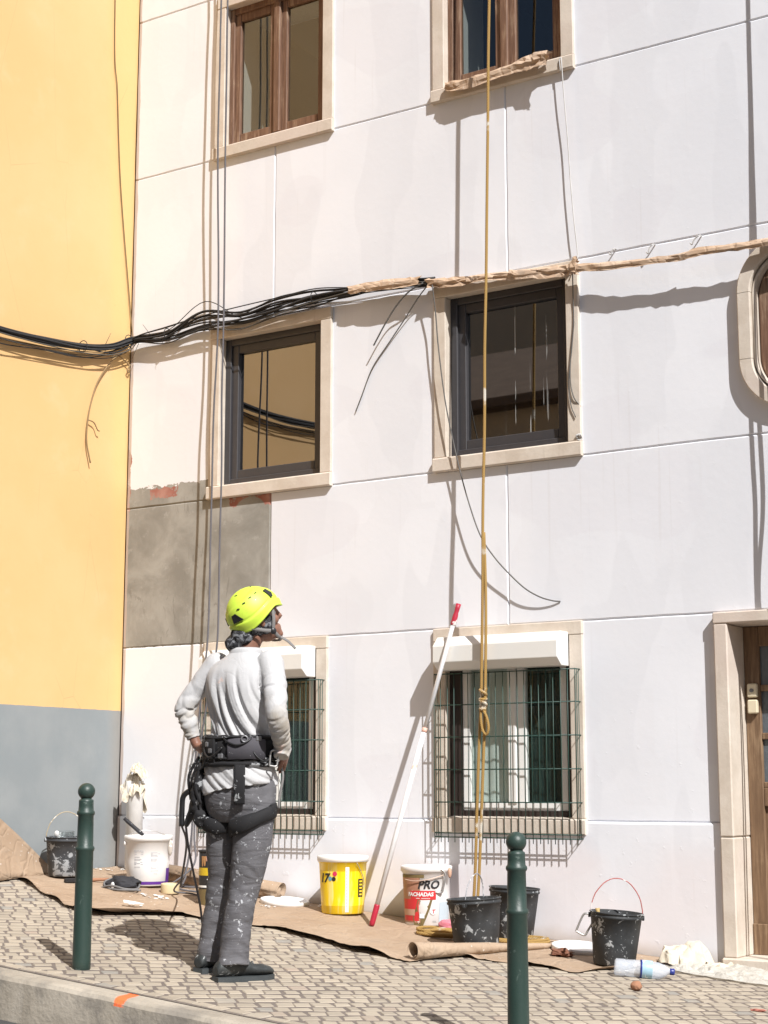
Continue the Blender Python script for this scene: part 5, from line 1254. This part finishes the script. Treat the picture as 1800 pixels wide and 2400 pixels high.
c_ = k.mix(k.math('MULTIPLY', lowarm, k.ramp(n1, .35, .65)), c_, (.40, .355, .295)); c_ = k.mix(k.math('MULTIPLY', k.ramp(k.noise(13, 4), .66, .7), .5), c_, (.72, .52, .45))
wr = k.math('ABSOLUTE', k.math('SUBTRACT', k.noise(9, 4, .6, vec=k.obj((1.2, 1.2, 1)), dist=1.2), .5))
k.bsdf(c_, .85, normal=k.bump(k.math('ADD', k.math('MULTIPLY', k.ramp(wr, 0, .09), 1.0), k.math('MULTIPLY', k.noise(40, 4), .3)), .10, .010), sheen=.1); M_shirt = k.m
link('shirt', me, M_shirt, man)
MB().rings([[p + Vector((0, 0, 0)) for p in ell(.010, 0, 1.505, .078, .073, 40)], ell(.011, .001, 1.520, .077, .072, 40), ell(.012, .002, 1.532, .071, .066, 40), ell(.012, .002, 1.518, .064, .060, 40)], True, False).build('collar', M_shirt, man)
# trousers
b = MB()
b.rings(loft([(0, -.012, .715, .130, .104, 0), (0, -.016, .78, .160, .130, 0), (0, -.018, .86, .168, .138, 0), (0, -.014, .95, .164, .130, 0), (0, -.008, 1.03, .156, .120, 0)]))
limb(b, R_LEG, [.092, .094, .077, .068, .072]); limb(b, L_LEG, [.088, .086, .070, .061, .063])
b.tube([(0, -.058, .10), (.006, -.062, .064)], [.072, .080], 22)
me = remeshed(b, .0065, 2)
def trouser_fold(p, n_):
    A = R_LEG if p.x > -.055 + .12 * max(0, .6 - p.z) * -1 else L_LEG
    d_, t = arm_t(p, A); ang_ = math.atan2(p.y - .0, p.x)
    v1, v2 = abs(nz(p.z * 7 + .8 * math.sin(ang_ * 1.5), p.x * 5 + 2, p.y * 5)), abs(nz(p.z * 17 + 1.2 * math.sin(ang_), p.x * 8, p.y * 8 + 4))
    am = .35 + .9 * sstep((t - 1.3) / .8)
    return am * (.0045 * (min(1, v1 / .30) - .8) + .0022 * (min(1, v2 / .3) - .8)) + .011 * nz(p.x * 5, p.y * 5, p.z * 3.0)
displace(me, trouser_fold)
M_trou = mat_splat('grey_work_canvas', (.112, .109, .118), (.44, .45, .47), .50, 42, .85, 44, dusty=(.15, .147, .156))
_k = M_trou.node_tree; _b = [q for q in _k.nodes if q.type == 'BUMP'][0]; _n = _k.nodes.new('ShaderNodeTexNoise'); _m = _k.nodes.new('ShaderNodeMapping'); _c = [q for q in _k.nodes if q.type == 'TEX_COORD'][0]
_m.inputs['Scale'].default_value = (4, 4, 17); _k.links.new(_c.outputs['Object'], _m.inputs[0]); _k.links.new(_m.outputs[0], _n.inputs['Vector']); _n.inputs['Scale'].default_value = 1.0; _n.inputs['Detail'].default_value = 5; _n.inputs['Distortion'].default_value = .8
_b2 = _k.nodes.new('ShaderNodeBump'); _b2.inputs['Strength'].default_value = .6; _b2.inputs['Distance'].default_value = .022; _k.links.new(_n.outputs[0], _b2.inputs['Height']); _k.links.new(_b2.outputs[0], _b.inputs['Normal'])
link('trousers', me, M_trou, man)
# boots
def boot(heel, toe, name):
    h_, t_ = Vector((*heel, 0)), Vector((*toe, 0)); d = (t_ - h_); L_ = d.length; d.normalize(); s_ = Vector((-d.y, d.x, 0)); b = MB(); rs = []
    gzl = lambda p: gz(MX + p.x, MY + p.y) - gz(MX, MY) + .006
    for u, w_, top in ((0, .026, .066), (.05, .035, .088), (.2, .040, .105), (.36, .040, .104), (.5, .042, .088), (.66, .047, .070), (.82, .047, .064), (.93, .037, .056), (1.0, .018, .038)):
        c_ = h_ + d * (L_ * u); ring = []
        for i in range(20):
            a = 2 * PI * i / 20; ring.append(c_ + s_ * (math.cos(a) * w_) + Vector((0, 0, gzl(c_) + .018 + (top - .018) * (.5 + .5 * math.sin(a)))))
        rs.append(ring)
    b.rings(rs); c_ = h_ + d * (L_ * .27); b.tube([c_ + Vector((0, 0, .06 + gzl(c_))), c_ + Vector((0, 0, .13))], [.042, .040], 18)
    e = empty(name, (0, 0, 0), parent=man)
    me = remeshed(b, .005, 2); displace(me, lambda p, n_: .0025 * nz(p.x * 30, p.y * 30, p.z * 30)); link('upper', me, mat_splat('dark_boot_leather', (.026, .030, .031), (.36, .37, .37), .55, 26, .6, 36, dusty=(.075, .078, .075)), e)
    b = MB(); out = []
    for side in (1, -1):
        seq = ((0, .030), (.08, .039), (.25, .042), (.45, .043), (.66, .050), (.83, .047), (.94, .036), (1.01, .014))
        for u, w_ in (seq if side == 1 else reversed(seq)): out.append(h_ + d * (L_ * u) + s_ * (w_ * side))
    lo = [p + Vector((0, 0, gzl(p) - .004)) for p in out]; hi = [p + Vector((0, 0, gzl(p) + .020)) for p in out]
    b.rings([lo, hi], True, True, False)
    lc = MB()
    for u, top in ((.44, .098), (.50, .090), (.56, .082), (.62, .076)):
        c_ = h_ + d * (L_ * u); z = gzl(c_) + top; lc.tube([c_ - s_ * .026 + Vector((0, 0, z - .012)), c_ + Vector((0, 0, z + .003)) + d * .006, c_ + s_ * .026 + Vector((0, 0, z - .012))], .0032, 6)
    lc.build('laces', mat_plain('boot_lace', (.14, .14, .14), .8, 0, .1, 9, 0), e)
    b.build('sole', mat_plain('boot_rubber', (.045, .052, .055), .6, 0, .2, 20, .2, 60), e)
boot((-.034, -.138), (.082, .145), 'boot'); boot((-.220, -.035), (-.190, .240), 'boot')
# helmet
he = empty('helmet', (0, 0, 0), parent=man); HC = Vector((-.008, 0, .036)); HA, HB, HCc = .136, .113, .126
def hel(th, ph, off=0.0):
    """point on the shell in head coordinates: th from the crown, ph from the front"""
    e = 1 + .03 * math.cos(ph) * math.sin(th)
    return Vector((HC.x + (HA * e + off) * math.sin(th) * math.cos(ph), (HB + off) * math.sin(th) * math.sin(ph), HC.z + (HCc + off) * math.cos(th)))
def rim(ph):
    a = abs(((ph + PI) % (2 * PI)) - PI) / PI        # 0 front .. 1 back
    return math.radians(99 - 5 * math.exp(-((a - .28) / .12) ** 2) + 28 * sstep((a - .28) / .42))
b = MB(); rs = []; NP = 72
def shell_off(t, ph):
    o_ = .0055 * sstep((t - .80) / .03) + .004 * sstep((t - .965) / .03)
    o_ -= .004 * math.exp(-((t - .80) / .012) ** 2)
    a = abs(((ph + PI) % (2 * PI)) - PI) / PI
    ridge = .30 + .34 * abs(a - .42) * 1.6
    o_ += .004 * sstep((t - ridge) / .02) * (1 if t < .80 else 1)
    return o_ - .004
for i in range(46):
    t = i / 45
    rs.append([hd(*hel(max(1e-3, t) * rim(2 * PI * q / NP), 2 * PI * q / NP, shell_off(t, 2 * PI * q / NP))) for q in range(NP)])
for t, o_ in ((1.0, -.006), (.9, -.012), (.5, -.014), (.05, -.014)): rs.append([hd(*hel(t * rim(2 * PI * q / NP), 2 * PI * q / NP, o_)) for q in range(NP)])
b.rings(rs, True, True, True)
k = N('lime_helmet_shell'); n1 = k.noise(16, 5, .65)
k.bsdf(k.mix(k.ramp(n1, .58, .72), (.60, .80, .075), (.45, .62, .05)), .5, coat=.05, normal=k.bump(k.noise(60, 3), .05, .002)); M_helm = k.m
b.build('shell', M_helm, he)
def on_helmet(name, mat, pts, off, thick=.004):
    b = MB(); top = [hd(*hel(t * rim(ph), ph, off + thick)) for t, ph in pts]; bot = [hd(*hel(t * rim(ph), ph, off - .012)) for t, ph in pts]
    b.rings([bot, top], True, True, False); b.build(name, mat, he)
for ph, t in ((-2.30, .58), (-2.02, .52), (-1.72, .485), (-1.40, .475)):
    on_helmet('vent', M_ink, [(t - .008, ph - .055), (t - .004, ph + .055), (t + .012, ph + .055), (t + .008, ph - .055)], .0035, .0014)
    on_helmet('vent', M_ink, [(t - .008, -ph - .055), (t - .004, -ph + .055), (t + .012, -ph + .055), (t + .008, -ph - .055)], .0035, .0014)
for ph, t in ((-2.5, .28), (-1.0, .2), (.6, .2), (2.5, .28), (-.3, .42)):
    on_helmet('vent', M_ink, [(t - .006, ph - .10), (t - .006, ph + .10), (t + .010, ph + .10), (t + .010, ph - .10)], -.003, .0012)
M_clip = mat_plain('black_clip_plastic', (.018, .018, .02), .4, 0, .1, 9, 0)
for sg in (1, -1):
    on_helmet('lamp_clip', M_clip, [(.56, sg * -1.02), (.55, sg * -.84), (.68, sg * -.72), (.78, sg * -.82), (.79, sg * -.92)], .004)
    on_helmet('lamp_clip', M_clip, [(.66, sg * -2.66), (.64, sg * -2.48), (.77, sg * -2.22), (.79, sg * -2.68)], .004)
# straps
def ribbon(pts, w_, th, n=6, up=None):
    P_ = cat_rom(pts, n); return MB().tube(P_, w_, 8, sx=th / w_, up=up)
M_strap = mat_plain('grey_webbing', (.20, .19, .185), .8, 0, .15, 40, .3, 300)
for sg in (-1, 1):
    jn = hd(.030, sg * .083, -.082)
    ribbon([hd(.062, sg * .088, .012), hd(.050, sg * .092, -.03), jn], .0085, .003, up=hf).build('chin_strap', M_strap, he)
    ribbon([hd(-.065, sg * .085, -.035), hd(-.02, sg * .093, -.062), jn], .0085, .003, up=hu).build('chin_strap', M_strap, he)
    ribbon([jn, hd(.055, sg * .060, -.125), hd(.075, 0, -.138)], .0085, .003, up=hf).build('chin_strap', M_strap, he)
    MB().ellipsoid(jn, (.016, .010, .018), 12, 8, HR).build('strap_slider', M_clip, he)
ribbon([hd(.060, -.055, -.120), hd(.085, -.070, -.155), hd(.105, -.075, -.200)], .007, .0025, up=hf).build('strap_tail', M_strap, he)
# neck cloth under the helmet
k = N('patterned_neck_cloth'); n1 = k.noise(38, 4, .6, dist=.8); k.bsdf(k.mix(k.ramp(n1, .47, .58), (.018, .018, .022), (.20, .205, .22)), .85, normal=k.bump(k.noise(40, 4), .5, .006)); M_buff = k.m
b = MB(); b.ellipsoid((-.025, -.022, 1.556), (.062, .058, .046), 24, 16); b.ellipsoid((.012, -.030, 1.590), (.060, .052, .05), 20, 14); b.ellipsoid(hd(.012, -.052, -.030), (.048, .034, .056), 20, 14, HR); b.ellipsoid(hd(.012, .052, -.030), (.048, .034, .056), 20, 14, HR); b.ellipsoid(hd(-.02, 0, -.02), (.086, .080, .07), 20, 14, HR)
me = remeshed(b, .005, 1); displace(me, lambda p, n_: .007 * nz(p.x * 17, p.y * 17, p.z * 34) + .006 * (.3 - abs(nz(p.x * 22, p.y * 22, p.z * 40)))); link('neck_cloth', me, M_buff, man)
# harness
hn = empty('harness', (0, 0, 0), parent=man)
M_web = mat_splat('black_webbing', (.012, .0115, .013), (.36, .37, .38), .62, 17, .85, 34)
M_pad = mat_splat('dark_grey_pad', (.062, .058, .068), (.45, .46, .47), .2, 12, .8, 30)
def band(name, mat, fa, z0, z1, off, a0=0, a1=2 * PI, th=.014, n=60, shape=None):
    """strip hugging the hips: a0..a1 angles around the body"""
    b = MB(); rs = []
    for i in range(n + 1):
        a = a0 + (a1 - a0) * i / n; zz0, zz1 = (z0, z1) if shape is None else shape(a)
        A_, B_ = fa; c_, s_ = math.cos(a), math.sin(a); R_ = lambda o_: Vector(((A_ + o_) * c_, -.014 + (B_ + o_) * s_, 0)); w_ = nz(a * 3, z0 * 9) * .006
        rs.append([R_(off) + Vector((0, 0, zz0 + w_)), R_(off + th * .8) + Vector((0, 0, zz0 + .006 + w_)), R_(off + th) + Vector((0, 0, (zz0 + zz1) / 2)), R_(off + th * .8) + Vector((0, 0, zz1 - .006 + w_)), R_(off) + Vector((0, 0, zz1 + w_))])
    full = abs(a1 - a0) > 6.2
    b.rings(rs, True, not full, True); return b.build(name, mat, hn)
band('waist_belt', M_web, (.173, .137), 1.000, 1.118, .004)
band('back_pad', M_pad, (.173, .137), 1.005, 1.105, .014, math.radians(-78), math.radians(-20), .014, 24, lambda a: (1.002, 1.085 + .025 * math.cos((a + .85) * 1.6)))
band('lower_strap', M_web, (.180, .146), .972, .998, .004)
band('side_padding', M_web, (.174, .138), .985, 1.122, .012, math.radians(-165), math.radians(-100), .012, 20)
band('buttock_strap', M_web, (.181, .152), .80, .99, .006, math.radians(-66), math.radians(-50), .007, 6)
for nm, cx, cy, z, a, b_, tl, hh in (('leg_loop', .080, -.020, .735, .098, .102, .28, .042), ('leg_loop', -.092, -.012, .735, .092, .098, -.20, .042)):
    b = MB(); rs = []
    for i in range(49):
        t = 2 * PI * i / 48; c_, s_ = math.cos(t), math.sin(t); zc = z + tl * a * c_ + .03 * s_ + nz(t * 2, cx * 9) * .008; hz = hh * (1 + .35 * nz(t, 3))
        f = lambda o_, zz: Vector((cx + (a + o_) * c_, cy + (b_ + o_) * s_, zc + zz))
        rs.append([f(.0, -hz), f(.012, -hz * .8), f(.016, 0), f(.012, hz * .8), f(.0, hz)])
    b.rings(rs, True, False, True); b.build(nm, M_web, hn)
# buckles, loops and ring on the belt
def on_belt(a, z, off=.022): return Vector(((.173 + off) * math.cos(a), -.014 + (.137 + off) * math.sin(a), z))
for a, z in ((-2.05, 1.075), (-1.90, 1.045), (-1.55, 1.02), (-.55, 1.10), (-2.35, 1.03)):
    q = on_belt(a, z); b = MB(); b.box((-.014, -.006, -.011), (.014, .006, .011), .003); b.build('buckle', mat_plain('dull_buckle', (.22, .22, .23), .4, .5, .1, 9, 0), hn, q, (0, 0, a + PI / 2))
for a0, a1, z, dp in ((-2.2, -1.5, 1.06, .045), (-1.45, -.75, 1.10, .030), (-.7, -.1, 1.04, .045), (-2.6, -2.0, 1.02, .06)):
    MB().tube(cat_rom([on_belt(a0 + (a1 - a0) * t, z - dp * math.sin(PI * t), .024 + .012 * math.sin(PI * t)) for t in (0, .2, .5, .8, 1)], 4), .0042, 7).build('gear_loop', M_clip, hn)
q = on_belt(-.92, 1.098, .030); MB().tube([q + Vector((math.cos(t) * .014 * .8, math.cos(t) * .014 * .6, math.sin(t) * .014)) for t in [i * 2 * PI / 14 for i in range(15)]], .0042, 7, cap=False).build('back_ring', mat_plain('dull_buckle', (.22, .22, .23)), hn)
for zz in (1.012, 1.106): band('belt_webbing', M_web, (.173, .137), zz - .008, zz + .008, .020, math.radians(-168), math.radians(30), .005, 40)
# gear on the left hip
def blob(name, cs, mat, amp=.006, vox=.006):
    b = MB()
    for c_, r_ in cs: b.ellipsoid(c_, r_, 16, 12)
    me = remeshed(b, vox, 1); displace(me, lambda p, n_: amp * nz(p.x * 28, p.y * 28, p.z * 28)); return link(name, me, mat, hn)
blob('tool_bag', [((-.165, -.120, .90), (.030, .030, .06)), ((-.175, -.115, .82), (.034, .034, .07)), ((-.160, -.110, .74), (.032, .032, .05))], M_web, .010)
for q0, q1, q2 in (((-.17, -.11, 1.0), (-.225, -.10, .90), (-.20, -.10, .78)), ((-.19, -.09, 1.02), (-.25, -.09, .93), (-.235, -.09, .82)), ((-.14, -.14, .99), (-.16, -.15, .88), (-.13, -.145, .80))):
    ribbon([q0, q1, q2], .009, .003, up=(1, 0, 0)).build('sling', M_web, hn)
blob('gear_pouch', [((-.200, -.050, .93), (.036, .045, .07)), ((-.195, -.060, .83), (.040, .050, .08)), ((-.182, -.055, .76), (.036, .045, .06))], M_web, .012)
for c_, sz, rt in (((-.225, -.065, 1.015), .085, (0, .2, .6)), ((-.232, -.070, .945), .085, (0, -.15, .5)), ((-.235, -.060, .885), .08, (0, .4, .4)), ((.215, -.045, 1.01), .07, (0, .1, .9))):
    carabiner(c_, sz, rt, M_steel, 'carabiner', hn, .0048)
MB().tube(cat_rom([(-.205, -.07, .855), (-.245, -.08, .862), (-.285, -.085, .835), (-.292, -.085, .78), (-.292, -.085, .695)], 6), [.014] * 25, 10, sx=.8).build('ascender_handle', M_clip, hn)
MB().tube(cat_rom([(-.222, -.08, .815), (-.225, -.085, .77), (-.245, -.09, .73), (-.262, -.09, .700)], 6), [.024, .024, .026, .027, .027, .026, .026, .025, .024, .023, .022, .021, .02, .019, .018, .017, .016, .015, .014][:19], 12, sx=.6).build('descender', mat_splat('device_black', (.03, .03, .032), (.40, .40, .42), .4, 20, .4), hn)
MB().tube(cat_rom([(-.21, -.085, .985), (-.215, -.09, .90), (-.20, -.095, .80), (-.19, -.09, .73)], 6), .006, 8).build('gear_cord', M_strap, hn)
MB().tube(cat_rom([(.195, .03, .99), (.215, .03, .93), (.205, .02, .84), (.20, .02, .78)], 5), .006, 8).build('gear_cord', M_strap, hn)
# the rope tails that leave his gear
def mw(p): return Vector((MX, MY, gz(MX, MY))) + Vector(p)
e1 = mw((-.292, -.085, .70)); e2 = mw((-.262, -.09, .705))
rope('safety_rope', [e1, e1 + Vector((-.15, .22, -.10)), e1 + Vector((-.62, .75, -.33)), (-6.35, -.80, -.52), (-6.62, -.58, gz(-6.62, -.58) + .05), (-6.58, -.45, gz(-6.58, -.45) + .028), (-6.40, -.50, gz(-6.4, -.5) + .026)], .0055, M_ropeg, 'grey rope sagging from the hip gear of the man to the paper', wig=.01)
rope('safety_rope', [e2, e2 + Vector((-.02, .05, -.12)), e2 + Vector((-.06, .18, -.36)), e2 + Vector((-.18, .42, -.60)), mw((-.55, .75, .10)), (-5.75, -1.10, gz(-5.75, -1.1) + .03), (-6.0, -.85, gz(-6, -.85) + .026)], .0055, M_ropeg, 'grey rope dropping straight from the hip gear of the man', wig=.008)
